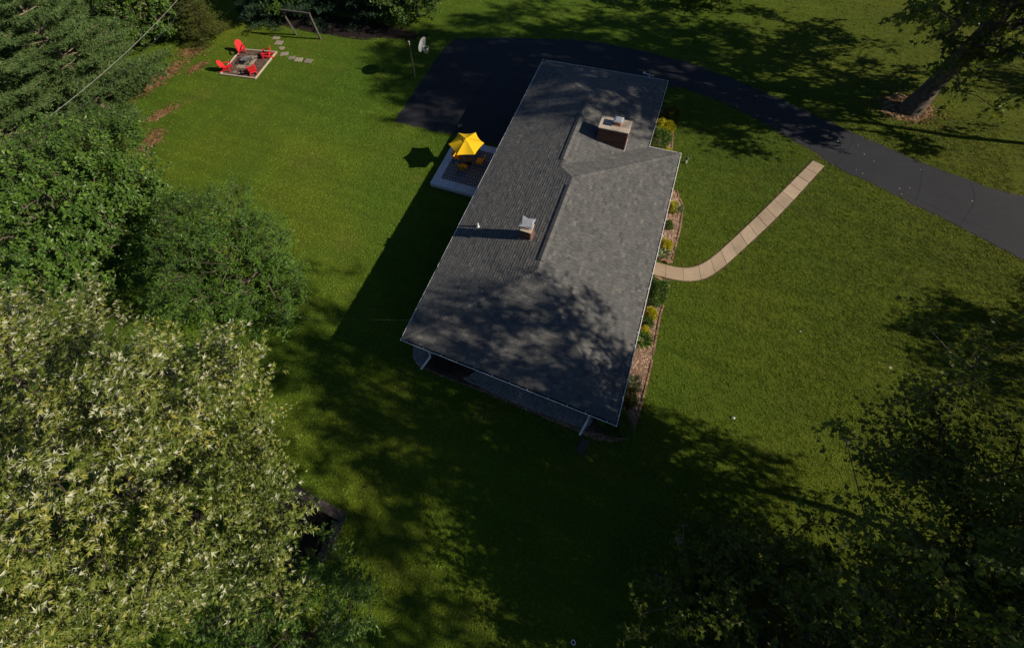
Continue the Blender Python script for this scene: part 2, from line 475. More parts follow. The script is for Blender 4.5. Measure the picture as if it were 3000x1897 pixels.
struct(sheet('driveway_verge', wobble(grow(drive_w, 0.06), 0.3, 0.07, 5), 0.006, M['soil']))
dv = struct(sheet('driveway', drive_w, 0.022, M['asphalt']))
seam_lines = [[(17.0, 25.0), (17.2, 23.9), (16.6, 23.0), (16.2, 22.2)], [(19.5, 23.7), (19.4, 22.6), (19.0, 21.4), (18.6, 20.5)], [(22.9, 22.1), (22.8, 20.6), (22.4, 18.8)], [(25.1, 21.4), (25.2, 20.0), (24.6, 18.6), (24.3, 17.9)],
              [(21.2, 19.6), (22.5, 19.2), (24.0, 18.5), (25.6, 18.0)]]
for sl in seam_lines:
    mb = MB(); pts = chaikin(sl, 2)
    for a, b in zip(pts[:-1], pts[1:]):
        a, b = Vector((*a, 0.0262)), Vector((*b, 0.0262)); dd = (b - a).normalized(); nn = Vector((-dd.y, dd.x, 0)) * 0.006
        mb.add([a - nn, b - nn, b + nn, a + nn], [(0, 1, 2, 3)])
    mb.build('tar_seam', M['tar'], dv)

wl = [(9.06, 10.15), (10.41, 10.2), (11.3, 10.24), (11.9, 10.4), (12.45, 10.85), (12.95, 11.55), (13.7, 12.95), (15.2, 15.92), (17.42, 20.55)]
wr = [(9.06, 9.35), (10.55, 9.38), (11.62, 9.46), (12.42, 9.78), (12.95, 10.25), (13.55, 11.15), (14.35, 12.65), (15.95, 15.7), (18.02, 20.3)]
def resample(p, k):
    p = [Vector(q) for q in chaikin(p, 2)]
    d = [0]
    for a, b in zip(p[:-1], p[1:]): d.append(d[-1] + (b - a).length)
    out = []
    for i in range(k):
        s = d[-1] * i / (k - 1)
        j = max(0, min(len(d) - 2, int(np.searchsorted(d, s)) - 1))
        out.append(p[j].lerp(p[j + 1], (s - d[j]) / max(1e-6, d[j + 1] - d[j])))
    return out
NS = 17
lw, rw = resample(wl, NS * 3 + 1), resample(wr, NS * 3 + 1)
walk_poly = [tuple(p) for p in lw] + [tuple(p) for p in rw[::-1]]
sw = struct(sheet('sidewalk', wobble(grow(walk_poly, 0.07), 0.4, 0.035, 9), 0.010, M['soil']))
for i in range(NS):
    g = 0.007
    a0, a1, a2, a3 = (lw[3 * i + k] for k in range(4)); b0, b1, b2, b3 = (rw[3 * i + k] for k in range(4))
    sa, sb = (a1 - a0).normalized() * g, (a3 - a2).normalized() * g
    poly = [a0 + sa, b0 + sa, b1, b2, b3 - sb, a3 - sb, a2, a1]
    z = 0.045 + random.uniform(-0.006, 0.008)
    MB().prism([tuple(p) for p in poly], 0.0, z, random.random()).build('concrete_slab', M['concrete'], sw, bevel=0.008)

# bare soil and needle litter beside the pines, mulch ring under the big tree
LITTER = [(-31.6, 14.6, 0.9, 3.4, -0.15, 'needles', 1560), (-28.0, 11.0, 0.6, 1.4, -0.5, 'needles', 540), (-29.3, 16.7, 0.5, 0.95, -0.35, 'needles', 390), (-31.5, 18.6, 1.4, 0.8, 0.3, 'needles', 600), (-26.6, 8.2, 1.0, 1.6, 0.1, 'needles', 540)]
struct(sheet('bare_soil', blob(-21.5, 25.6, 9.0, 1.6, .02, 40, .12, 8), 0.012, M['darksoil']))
for i, (x, y, rx, ry, rz, m, nn_) in enumerate(LITTER):
    struct(sheet('bare_soil', wobble(blob(x, y, rx * .62, ry * .7, rz, 40, 0.22, i + 3), .12, .07, i), 0.006 + 0.0012 * i, M[m]))
ring = [(21.2, 27.4), (21.9, 28.4), (23.3, 28.1), (23.85, 27.5), (23.6, 26.6), (22.85, 25.75), (21.8, 25.75), (21.05, 26.3)]
struct(sheet('mulch_ring', wobble(chaikin(ring, 2, True), 0.3, 0.05, 2), 0.012, M['needles']))

# planting beds
bed_a = [(7.3, 21.8), (8.0, 22.5), (8.65, 22.5), (9.2, 22.05), (9.45, 20.6), (9.62, 19.1), (9.45, 18.2), (9.25, 16.5), (7.3, 16.5)]
bed_b = [(9.0, 16.0), (10.43, 15.65), (10.98, 14.5), (11.06, 12.8), (11.0, 10.65), (10.3, 10.4), (9.0, 10.4)]
bed_c = [(9.0, 9.2), (10.6, 9.25), (11.02, 9.25), (11.1, 8.2), (11.0, 7.1), (11.08, 4.3), (11.02, 2.1), (10.93, 1.1), (10.68, 0.5), (10.0, 0.1), (9.2, -0.03), (7.5, -0.02), (5.4, 0.0), (3.2, -0.02), (1.4, -0.05), (0.58, -0.04), (0.1, 0.25), (-0.15, 0.8), (0.2, 1.2), (9.0, 1.2)]
beds = []
for nm, p, m in (('planting_bed', bed_a, 'mulch'), ('planting_bed', bed_b, 'mulch'), ('planting_bed', bed_c, 'mulch')):
    beds.append(struct(sheet(nm, p, 0.014, M[m])))
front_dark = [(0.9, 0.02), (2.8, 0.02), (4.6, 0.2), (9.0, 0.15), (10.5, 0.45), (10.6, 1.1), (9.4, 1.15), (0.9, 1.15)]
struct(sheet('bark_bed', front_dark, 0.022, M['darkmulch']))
gravels = [[(-0.12, 0.82), (0.1, 0.32), (0.5, 0.02), (0.75, 0.0), (1.0, 0.9), (0.9, 1.15), (0.0, 1.15)], [(2.9, 0.22), (4.6, 0.14), (6.5, 0.12), (9.0, 0.2), (9.2, 0.75), (8.6, 1.12), (3.6, 1.12)]]
for g in gravels:
    struct(sheet('gravel_patch', g, 0.030, M['gravelbase']))

def scatter_in(poly, n, rg):
    xs = [p[0] for p in poly]; ys = [p[1] for p in poly]; out = np.zeros((0, 2))
    while len(out) < n:
        q = np.column_stack([rg.uniform(min(xs), max(xs), n * 2), rg.uniform(min(ys), max(ys), n * 2)])
        out = np.vstack([out, q[inside(poly, q[:, 0], q[:, 1])]])
    return out[:n]
def chips(name, poly, n, mat, size, seed, z0=0.02, flat=0.25, avoid=None):
    """loose chips or stones: irregular octahedra"""
    rg = np.random.default_rng(seed)
    p = scatter_in(poly, n, rg)
    if avoid is not None:
        k = np.zeros(len(p), bool)
        for a in avoid: k |= inside(a, p[:, 0], p[:, 1])
        p = p[~k]
    n = len(p)
    base = np.array([(1, 0, 0), (0, 1, 0), (-1, 0, 0), (0, -1, 0), (0, 0, 1), (0, 0, -1)], float)
    v = np.repeat(base[None], n, 0) * rg.uniform(0.6, 1.2, (n, 6, 1))
    sc = np.column_stack([rg.uniform(size[0], size[1], n), rg.uniform(size[2], size[3], n), rg.uniform(size[2], size[3], n) * flat])
    v *= sc[:, None, :]
    a = rg.uniform(0, 6.28, n); ca, sa = np.cos(a)[:, None], np.sin(a)[:, None]
    x = v[:, :, 0] * ca - v[:, :, 1] * sa; y = v[:, :, 0] * sa + v[:, :, 1] * ca
    tilt = rg.uniform(-.3, .3, (n, 1))
    z = v[:, :, 2] + v[:, :, 0] * tilt + z0 + sc[:, 2:3] * 0.5
    vv = np.stack([x + p[:, 0:1], y + p[:, 1:2], z], 2).reshape(-1, 3)
    f = np.array([(0, 1, 4), (1, 2, 4), (2, 3, 4), (3, 0, 4)])
    ff = (f[None] + (np.arange(n) * 6)[:, None, None]).reshape(-1, 3)
    return mesh_np(name, vv, ff, mat, None, np.repeat(rg.random(n), 6))
for p, n, sd_, m, nm in ((bed_a, 2600, 1, 'chip', 'wood_chips'), (bed_b, 2800, 2, 'chip', 'wood_chips'), (bed_c, 5200, 3, 'chip', 'wood_chips')):
    stuff(chips(nm, p, n, M[m], (0.04, 0.11, 0.012, 0.03), sd_, 0.016, 0.4, [front_dark] + gravels))
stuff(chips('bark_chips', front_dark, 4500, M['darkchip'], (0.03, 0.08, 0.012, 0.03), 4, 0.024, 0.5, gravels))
for i, g in enumerate(gravels):
    stuff(chips('gravel', g, 1500 if i == 0 else 5200, M['stone'], (0.02, 0.04, 0.018, 0.035), 10 + i, 0.03, 0.8))
def litter(name, x, y, rx, ry, rz, n, mat, seed):
    rg = np.random.default_rng(seed)
    g = rg.normal(0, .52, (n, 2)) * np.array([rx, ry])
    px_, py_ = x + g[:, 0] * math.cos(rz) - g[:, 1] * math.sin(rz), y + g[:, 0] * math.sin(rz) + g[:, 1] * math.cos(rz)
    a = rg.uniform(0, 6.28, n); ln = rg.uniform(.05, .13, n); w = rg.uniform(.01, .03, n); z = rg.uniform(.02, .055, n)
    ca, sa = np.cos(a), np.sin(a)
    V = np.stack([np.column_stack([px_ + sx * ln * ca - sy * w * sa, py_ + sx * ln * sa + sy * w * ca, z + .02 * sx * (k_ % 2)]) for k_, (sx, sy) in enumerate(((-1, -1), (1, -1), (1, 1), (-1, 1)))], 1).reshape(-1, 3)
    return stuff(mesh_np(name, V, np.arange(n * 4).reshape(-1, 4), mat, None, np.repeat(rg.random(n), 4)))
for i, (x, y, rx, ry, rz, m, nn_) in enumerate(LITTER):
    litter('needle_litter', x, y, rx, ry, rz, nn_, M['litter'], 60 + i)
litter('needle_litter', 22.5, 27.0, 1.5, 1.3, 0, 900, M['litter'], 70)
stuff(chips('fallen_needles', ring, 1500, M['chip'], (0.05, 0.12, 0.012, 0.02), 20, 0.014, 0.4))

# brick edging, each brick a piece of its bed
bk = [MB().box((0, 0, 0.02), (0.20, 0.075, 0.07), tint=tt).mesh('edging_brick', M['edgebrick']) for tt in (0.1, 0.4, 0.6, 0.9)]
def edging(path, bed, step=0.225, sd_=0):
    rg = random.Random(sd_)
    p = [Vector(q) for q in path]
    acc = 0.0
    for a, b in zip(p[:-1], p[1:]):
        Ls = (b - a).length; d = (b - a).normalized()
        while acc < Ls:
            q = a + d * acc
            if rg.random() > 0.06:
                o = place('edging_brick', rg.choice(bk), bed, loc=(q.x, q.y, rg.uniform(-0.012, 0.006)), rz=math.atan2(d.y, d.x) + rg.uniform(-.09, .09))
            acc += step
        acc -= Ls
edging([(8.7, 22.45), (9.2, 22.0), (9.45, 20.6), (9.62, 19.1), (9.48, 18.3)], beds[0], sd_=1)
edging([(10.5, 15.6), (11.0, 14.5), (11.08, 12.8), (11.02, 10.7)], beds[1], sd_=2)
edging([(11.04, 9.2), (11.12, 8.2), (11.02, 7.1), (11.1, 4.3), (11.04, 2.1), (10.95, 1.1), (10.7, 0.5), (10.0, 0.08), (9.3, -0.05)], beds[2], sd_=3)
# loose rocks at the bed corners
for i, (x, y, sx, sy, rz) in enumerate([(10.95, 14.35, .16, .1, .9), (10.55, 10.5, .28, .12, .2), (10.85, 10.45, .2, .13, .5), (10.55, 9.2, .26, .12, -.3), (10.95, 9.0, .26, .13, -.7)]):
    mb = MB(); n = 9
    pr = [(sx * (1 + .18 * math.sin(3 * k + i)) * math.cos(2 * math.pi * k / n), sy * (1 + .18 * math.cos(2 * k + i)) * math.sin(2 * math.pi * k / n)) for k in range(n)]
    mb.prism(pr, 0, 0.11, 0.4 + .1 * i)
    o = mb.build('edging_rock', M['edgebrick'], None, bevel=0.03, loc=(x, y, 0.01), rz=rz)
    tag(o, ['small brown rock at the corner of the bed beside a leafy hosta', 'long brown rock lying where the upper bed meets the walk, nearer the house', 'brown rock at the grass corner where the upper bed meets the walk', 'brown rock below the walk, close under the gutter', 'brown rock below the walk at the edge of the lawn'][i], 'rock', 'rocks at the bed corners')

# ------------------------------------------------------------------ house
house = tag(empty('house', (5, 9, 0)), 'single storey house with grey shingled hip roof and white gutters', 'house')
house.location = (0, 0, 0)
inset = 0.95
wallp = [(inset, inset), (W - inset, inset), (W - inset, YN - inset), (W - N - inset, YN - inset), (W - N - inset, L - inset), (inset, L - inset)]
MB().prism(wallp, 0.0, EH - 0.14).build('wall', M['siding'], house)
def window(x, y, w, h, z, axis):
    f = MB()
    for dz in (-h / 2 - .03, h / 2 + .03): f.box((0, 0, dz), (w + .12, .06, .06))
    for dx in (-w / 2 - .03, w / 2 + .03): f.box((dx, 0, 0), (.06, .05, h))
    o = f.build('window', M['white'], house, loc=(x, y, z), rz=axis)
    MB().box((0, 0.0, 0), (w, .02, h)).build('pane', M['glass'], o)
for y in (3.0, 6.2, 12.5): window(W - inset + .01, y, 1.5, 1.1, 1.6, R(90))
for x in (3.0, 7.0): window(x, inset - .01, 1.2, 1.0, 1.6, 0)
for y in (4.0, 8.0): window(inset - .01, y, 1.2, 1.0, 1.6, R(90))
dr = MB().box((0, 0, 1.02), (.95, .05, 2.04)).build('door', M['oldwood'], house, loc=(W - inset + .02, 9.8, 0.02), rz=R(90))
MB().tube([(.36, -.06, 1.0), (.36, -.03, 1.0)], .035).build('handle', M['steel'], dr)
MB().box((0, 0, 1.1), (.05, 4.6, 2.2)).build('garage_door', M['white'], house, loc=(4.2, L - inset + .01, 0.02), rz=R(90))
MB().box((0, 0, 1.05), (1.8, .05, 2.1)).build('patio_door', M['glass'], house, loc=(inset - .02, 13.4, 0.3), rz=R(90))

def zr(d): return EH + S * d
a_ = (W - N) / 2
# roof: six planes; each: eave origin, along, inward, interval(b) and top
eav = 0.085
def plane_pt(pl, a, b, h=0.0):
    nx, ny = pl['in']; ex, ey = pl['al']; ox, oy = pl['o']
    c = 1 / math.sqrt(1 + S * S)
    return (ox + ex * a + nx * b - nx * S * c * h, oy + ey * a + ny * b - ny * S * c * h, EH + S * b + c * h)
planes = [
    dict(o=(0, 0), al=(0, 1), **{'in': (1, 0)}, lo=lambda b: b, hi=lambda b: L - b if b < a_ else YN - b, top=W / 2),
    dict(o=(W, 0), al=(0, 1), **{'in': (-1, 0)}, lo=lambda b: b, hi=lambda b: YN - b, top=W / 2),
    dict(o=(W - N, 0), al=(0, 1), **{'in': (-1, 0)}, lo=lambda b: YN - b, hi=lambda b: L - b, top=a_),
    dict(o=(0, YN), al=(1, 0), **{'in': (0, -1)}, lo=lambda b: max(W - N - b, b), hi=lambda b: W - b, top=W / 2),
    dict(o=(0, 0), al=(1, 0), **{'in': (0, 1)}, lo=lambda b: b, hi=lambda b: W - b, top=W / 2),
    dict(o=(0, L), al=(1, 0), **{'in': (0, -1)}, lo=lambda b: b, hi=lambda b: W - N - b, top=a_),
]
rb = MB()
for pl in planes:
    bs = [eav] + ([a_ - 1e-4, a_ + 1e-4] if pl['top'] > a_ else []) + [pl['top']]
    for b0, b1 in zip(bs[:-1], bs[1:]):
        q = [plane_pt(pl, pl['lo'](b0), b0, -.004), plane_pt(pl, pl['hi'](b0), b0, -.004), plane_pt(pl, pl['hi'](b1), b1, -.004), plane_pt(pl, pl['lo'](b1), b1, -.004)]
        nn = (Vector(q[1]) - Vector(q[0])).cross(Vector(q[3]) - Vector(q[0]))
        rb.add(q, [(0, 1, 2, 3) if nn.z > 0 else (3, 2, 1, 0)])
roof = rb.build('roof', M['deckroof'], house)
# soffit and fascia
ev = [(0, 0), (W, 0), (W, YN), (W - N, YN), (W - N, L), (0, L)]
def offs(d):
    n = len(ev); out = []
    for i in range(n):
        p, q, r = Vector(ev[i - 1]), Vector(ev[i]), Vector(ev[(i + 1) % n])
        e1, e2 = (q - p).normalized(), (r - q).normalized()
        out.append(q + d * (Vector((-e1.y, e1.x)) + Vector((-e2.y, e2.x))))
    return out
def ringmesh(name, prof, mat, parent, closed=True):
    v, f = [], []
    n = len(ev); k = len(prof)
    for d, z in prof:
        v += [(p.x, p.y, z) for p in offs(d)]
    for j in range(k if closed else k - 1):
        j2 = (j + 1) % k
        for i in range(n):
            i2 = (i + 1) % n
            f.append((j * n + i, j * n + i2, j2 * n + i2, j2 * n + i))
    return MB().add(v, f).build(name, mat, parent)
ringmesh('fascia', [(0.131, EH + .02), (0.131, EH - .17), (0.16, EH - .17), (0.16, EH + .025)], M['white'], house)
ringmesh('soffit', [(0.15, EH - .155), (inset + .05, EH - .155), (inset + .05, EH - .135), (0.15, EH - .135)], M['white'], house)
gut = ringmesh('gutter', [(0.0, EH), (0.0, EH - .04), (.03, EH - .10), (.124, EH - .10), (.124, EH - .012), (.119, EH - .012), (.119, EH - .094), (.034, EH - .094), (.008, EH - .045), (.020, EH - .003), (.020, EH)], M['gutter'], house)
ringmesh('gutter_dark_strip', [(.036, EH - .075), (.118, EH - .068)], M['gutterdark'], gut, closed=False)  # dark brown strip laid along the inside of the gutter channel
hg = MB().box((0, 0, 0), (.022, .112, .01)).mesh('gutter_hanger', M['gutter'])
for i in range(6):
    p, q = Vector(ev[i]), Vector(ev[(i + 1) % 6]); d = (q - p).normalized(); Ls = (q - p).length
    nn = Vector((-d.y, d.x)); k = max(1, int(Ls / 0.78)); step = Ls / k
    for j in range(k):
        c = p + d * (j + .5 + random.uniform(-.1, .1)) * step + nn * .062
        place('gutter_hanger', hg, gut, loc=(c.x, c.y, EH + .003), rz=math.atan2(d.y, d.x))

# --- shingles
rg = np.random.default_rng(5)
CO = 1 / math.sqrt(1 + S * S)
EXP = 0.143 * CO
allsh = []
for ip, pl in enumerate(planes):
    nc = int((pl['top'] - eav) / EXP) + 1
    for k in range(nc):
        b0 = eav + k * EXP; b1 = min(b0 + EXP * 1.22, pl['top'] - .003)
        if b1 - b0 < .03: continue
        lo0, hi0 = pl['lo'](b0), pl['hi'](b0)
        lo1, hi1 = pl['lo'](b1), pl['hi'](b1)
        amin, amax = min(lo0, lo1), max(hi0, hi1)
        if ip == 0 and b0 < a_ < b1: lo1, hi1 = pl['lo'](b0), pl['hi'](b0); amax = hi0
        if ip == 3 and b0 < a_: lo1 = max(lo1, W - N - b1)
        a = amin - rg.uniform(0, .2)
        while a < amax:
            w = float(rg.choice([.16, .22, .28, .34]))
            th = float(rg.choice([.015, .018, .022], p=[.35, .4, .25]))
            tt = float(np.clip(rg.normal(.46, .19), 0, 1))
            g = .006
            l0, r0 = max(a + g, lo0), min(a + w - g, hi0)
            l1, r1 = max(a + g, lo1), min(a + w - g, hi1)
            if r0 - l0 > .012 or r1 - l1 > .012:
                r0 = max(r0, l0 + .001); r1 = max(r1, l1 + .001)
                full = l0 == a + g and l1 == a + g and r0 == a + w - g and r1 == a + w - g and b1 - b0 > EXP * 1.2
                allsh.append((ip, a, w, th, tt, b0, b1, l0, r0, l1, r1, full))
            a += w
camp = np.array([7.99, -7.28, 25.27])
# the 300 that show largest: shingles of the near slopes, closest to the camera
cand = sorted((i for i, s in enumerate(allsh) if s[11]), key=lambda i: np.linalg.norm(np.array(plane_pt(planes[allsh[i][0]], allsh[i][1], allsh[i][5])) - camp) - 1.5 * allsh[i][2])[:290]
single = set(cand)
QT = 7
shm = {}
def sh_verts(l0, r0, l1, r1, b0, b1, th):
    # wedge lying on the slope: butt end raised
    return [(l0, b0, .001), (r0, b0, .001), (r1, b1, .0005), (l1, b1, .0005), (l0, b0, th), (r0, b0, th), (r1, b1, .002), (l1, b1, .002)]
SHF = [(4, 5, 6, 7), (0, 1, 5, 4), (1, 2, 6, 5), (3, 0, 4, 7)]
SHFr = [f[::-1] for f in SHF]
vv, fa, ti = [], [], []
for i, s in enumerate(allsh):
    ip, a, w, th, tt, b0, b1, l0, r0, l1, r1, full = s
    pl = planes[ip]
    ex, ey = pl['al']; nx, ny = pl['in']
    flip = (ex * ny - ey * nx) < 0
    if i in single:
        q = min(QT - 1, int(tt * QT)); key = (w, th, q, flip)
        if key not in shm:
            mb = MB(); x = w / 2 - .004; bb = EXP * 1.22
            # local: x along, y inward upslope (slope applied in matrix)
            mb.add([(-x, 0, .001), (x, 0, .001), (x, bb / CO, .0005), (-x, bb / CO, .0005), (-x, 0, th), (x, 0, th), (x, bb / CO, .002), (-x, bb / CO, .002)], SHF, (q + .5) / QT)
            shm[key] = mb.mesh('shingle', M['shingle'])
        o_ = Vector(plane_pt(pl, a + w / 2, b0))
        X = Vector((ex, ey, 0)) * (-1 if flip else 1)
        Y = Vector((nx * CO, ny * CO, S * CO)); Z = X.cross(Y)
        m = Matrix((X, Y, Z)).transposed().to_4x4(); m.translation = o_
        place('shingle', shm[key], roof, mw=m)
    else:
        b = len(vv)
        vv += [plane_pt(pl, u, v, h) for u, v, h in sh_verts(l0, r0, l1, r1, b0, b1, th)]
        fa += [tuple(b + j for j in f) for f in (SHFr if flip else SHF)]
        ti += [tt] * 8
stuff(mesh_np('shingle_courses', np.array(vv), np.array(fa), M['shingle'], roof, ti))

# --- hip and ridge caps
G_, H_, I_, J_ = (5, 5), (5, YN - 5), (a_, YN - a_), (a_, L - a_)
def rp(x, y, b): return Vector((x, y, EH + S * b))
hips = [((eav, eav), G_, eav, 5), ((W - eav, eav), G_, eav, 5), ((W - eav, YN - eav), H_, eav, 5), (I_, H_, a_, 5), ((eav, L - eav), J_, eav, a_), ((W - N - eav, L - eav), J_, eav, a_)]
caps_v = 0
def cap_mesh(tt, drop):
    w = .135
    mb = MB()
    # local x along ridge (towards top), lower end raised
    mb.add([(0, -w, -w * drop + .02), (0, 0, .028), (0, w, -w * drop + .02), (.19, -w, -w * drop + .004), (.19, 0, .012), (.19, w, -w * drop + .004),
            (0, -w, -w * drop + .004), (0, 0, .008), (0, w, -w * drop + .004)],
           [(0, 3, 4, 1)[::-1], (1, 4, 5, 2)[::-1], (6, 7, 1, 0), (7, 8, 2, 1), (6, 0, 3), (8, 5, 2)], tt)
    return mb.mesh('cap_shingle', M['shingle'])
capm = [cap_mesh(tt, S * .7071) for tt in (.25, .4, .55, .7, .85)]
capr = [cap_mesh(tt, S) for tt in (.25, .4, .55, .7, .85)]
def frame_along(p, d):
    X = d.normalized(); Y = Vector((0, 0, 1)).cross(X).normalized(); Z = X.cross(Y)
    m = Matrix((X, Y, Z)).transposed().to_4x4(); m.translation = p
    return m
def cap_run(p, q, meshes, step=.15):
    d = q - p; n = int(d.length / step)
    for i in range(n):
        place('cap_shingle', random.choice(meshes), roof, mw=frame_along(p + d * ((i + .05) / n), d))
for (x0, y0), (x1, y1), b0, b1 in hips:
    cap_run(rp(x0, y0, b0), rp(x1, y1, b1), capm)
# ridges: short caps at ends, raised vents along the middle
def ridge(x, ya, yb, b, va, vb):
    cap_run(rp(x, ya, b), rp(x, va, b), capr); cap_run(rp(x, vb, b), rp(x, yb, b), capr)
    w = .16; mb = MB(); z = EH + S * b
    sec = [(-w, -w * S + .005), (-w, -w * S + .045), (0, .062), (w, -w * S + .045), (w, -w * S + .005)]
    v = [(x + sx, y, z + sz) for y in (va, vb) for sx, sz in sec]
    mb.add(v, [(0, 1, 6, 5), (1, 2, 7, 6), (2, 3, 8, 7), (3, 4, 9, 8), (0, 4, 3, 2, 1)[::-1], (5, 6, 7, 8, 9)[::-1]], .45)
    rv = mb.build('ridge_vent', M['deckroof'], roof)
    n = int((vb - va) / .15); pan = MB().add([(-w - .004, 0, -w * S + .050), (0, 0, .072), (w + .004, 0, -w * S + .050), (-w - .004, .2, -w * S + .045), (0, .2, .064), (w + .004, .2, -w * S + .045)], [(0, 1, 4, 3), (1, 2, 5, 4)], .5)
    for i in range(n):
        pm = MB().add([Vector(q) for q in pan.v], pan.f, random.choice((.3, .45, .6, .75)))
        pm.build('ridge_cap', M['shingle'], rv, loc=(x, va + (vb - va) * i / n, z))
ridge(5.0, 5.0, YN - 5, 5.0, 5.55, 10.45)
ridge(a_, YN - a_, L - a_, a_, 12.35, 17.3)

# --- chimneys
def chimney(x0, x1, y0, y1, zt, flip_seed):
    ch = empty('chimney', ((x0 + x1) / 2, (y0 + y1) / 2, 0), parent=house)
    cx, cy = (x0 + x1) / 2, (y0 + y1) / 2; w, d = x1 - x0, y1 - y0
    zb = 2.9
    MB().box((0, 0, (zb + zt) / 2), (w - .02, d - .02, zt - zb)).build('mortar_core', M['mortar'], ch)
    rg = random.Random(flip_seed); mb = MB()
    z = zb; k = 0
    while z + .07 <= zt + .001:
        for side in range(4):
            ln = w if side % 2 == 0 else d
            off = -ln / 2 + (0 if (k + side) % 2 else -.105)
            while off < ln / 2 - .01:
                s, e = max(off, -ln / 2), min(off + .2, ln / 2)
                if e - s > .03:
                    m_ = (s + e) / 2
                    p = {0: (m_, -d / 2), 1: (w / 2, m_), 2: (m_, d / 2), 3: (-w / 2, m_)}[side]
                    mb.box((p[0], p[1], z + .033), ((e - s - .008, .05, .062) if side % 2 == 0 else (.05, e - s - .008, .062)), tint=rg.random())
                off += .21
        z += .073; k += 1
    stuff(mb.build('brickwork', M['brick'], ch))
    return ch
big = chimney(5.42, 6.98, 14.86, 15.78, 4.45, 3)
MB().box((0, 0, 4.495), (1.66, 1.02, .09)).build('chimney_crown', M['crown'], big, bevel=.015)
fl = MB().box((.12, .06, 4.64), (.34, .34, .20)).build('flue', M['flue'], big, bevel=.01)
cp = MB()
for sx in (-.15, .15):
    for sy in (-.15, .15): cp.bar((.12 + sx, .06 + sy, 4.7), (.12 + sx, .06 + sy, 4.86), .02, .02)
cp.add([(.12 - .25, .06 - .25, 4.86), (.12 + .25, .06 - .25, 4.86), (.12 + .25, .06 + .25, 4.86), (.12 - .25, .06 + .25, 4.86), (.12 - .16, .06 - .16, 4.92), (.12 + .16, .06 - .16, 4.92), (.12 + .16, .06 + .16, 4.92), (.12 - .16, .06 + .16, 4.92)],
       [(0, 1, 5, 4), (1, 2, 6, 5), (2, 3, 7, 6), (3, 0, 4, 7), (4, 5, 6, 7), (3, 2, 1, 0)])
cp.build('chimney_cap', M['steel'], big)
small = chimney(3.62, 4.13, 6.66, 7.2, 4.55, 8)
MB().box((0, 0, 4.58), (.56, .58, .06)).build('chimney_crown', M['crown'], small, bevel=.01)
MB().box((0, 0, 4.67), (.26, .26, .16)).build('flue', M['flue'], small)
cp = MB()
for sx in (-.17, .17):
    for sy in (-.17, .17): cp.bar((sx, sy, 4.6), (sx, sy, 4.93), .02, .02)
h = .34; k = .21
v = [(-h, -h, 5.0), (0, -h * .82, 4.92), (h, -h, 5.0), (h * .82, 0, 4.92), (h, h, 5.0), (0, h * .82, 4.92), (-h, h, 5.0), (-h * .82, 0, 4.92), (-k, -k, 5.0), (k, -k, 5.0), (k, k, 5.0), (-k, k, 5.0)]
cp.add(v, [(0, 1, 9, 8), (1, 2, 9), (2, 3, 10, 9), (3, 4, 10), (4, 5, 11, 10), (5, 6, 11), (6, 7, 8, 11), (7, 0, 8), (8, 9, 10, 11)])
cp.build('chimney_cap', M['steel'], small)
# flashing at chimney feet
for cx0, cx1, cy0, cy1, f in ((5.36, 7.04, 14.8, 15.84, lambda x: zr(W - N - x)), (3.56, 4.19, 6.6, 7.26, lambda x: zr(x))):
    mb = MB()
    for y in (cy0, cy1):
        mb.add([(cx0, y, f(cx0) + .022), (cx1, y, f(cx1) + .022), (cx1, (y + (cy0 + cy1)) / 2 - cy0 / 2 if 0 else (cy0 + cy1) / 2, f(cx1) + .022), (cx0, (cy0 + cy1) / 2, f(cx0) + .022)], [(0, 1, 2, 3) if y == cy0 else (3, 2, 1, 0)])
    mb.build('flashing', M['steel'], house)
# vent pipes
for x, y, hh in ((1.14, 7.13, .34),):
    z = zr(x)
    vp = MB().tube([(x, y, z - .05), (x, y, z + hh)], .05, 12).build('vent_pipe', M['pvc'], house, smooth=False)
    MB().tube([(x, y, z + .01), (x, y, z + .06), (x, y, z + .1)], [.13, .09, .055], 12).build('pipe_boot', M['steel'], vp)
    MB().tube([(x, y, z + hh + .001), (x, y, z + hh + .004)], .04, 10).build('pipe_opening', M['rubber'], vp)
# downspouts running out over the beds
for x, dx in ((1.0, -.25), (8.96, -.15)):
    mb = MB()
    mb.bar((x, .07, EH - .09), (x, .55, EH - .5), .075, .06, up=(1, 0, 0))
    mb.bar((x, .57, EH - .45), (x, .57, .28), .075, .06, up=(1, 0, 0))
    mb.bar((x, .57, .3), (x + dx * .5, .2, .17), .09, .07)
    mb.bar((x + dx * .5, .21, .172), (x + dx, -.14, .06), .09, .07)
    mb.build('downspout', M['gutter'], house, bevel=.008)
# rear eave bracket (pale cable mast on the back gutter)
mb = MB().tube([(7.06, L + .05, EH - .05), (7.06, L + .05, EH + .25)], .02, 6)
mb.tube([(6.75, L + .08, EH + .2), (7.1, L + .05, EH + .12), (7.35, L - .02, EH + .16)], .018, 6).box((6.72, L + .08, EH + .22), (.14, .07, .1))
mb.build('service_bracket', M['gutter'], house)

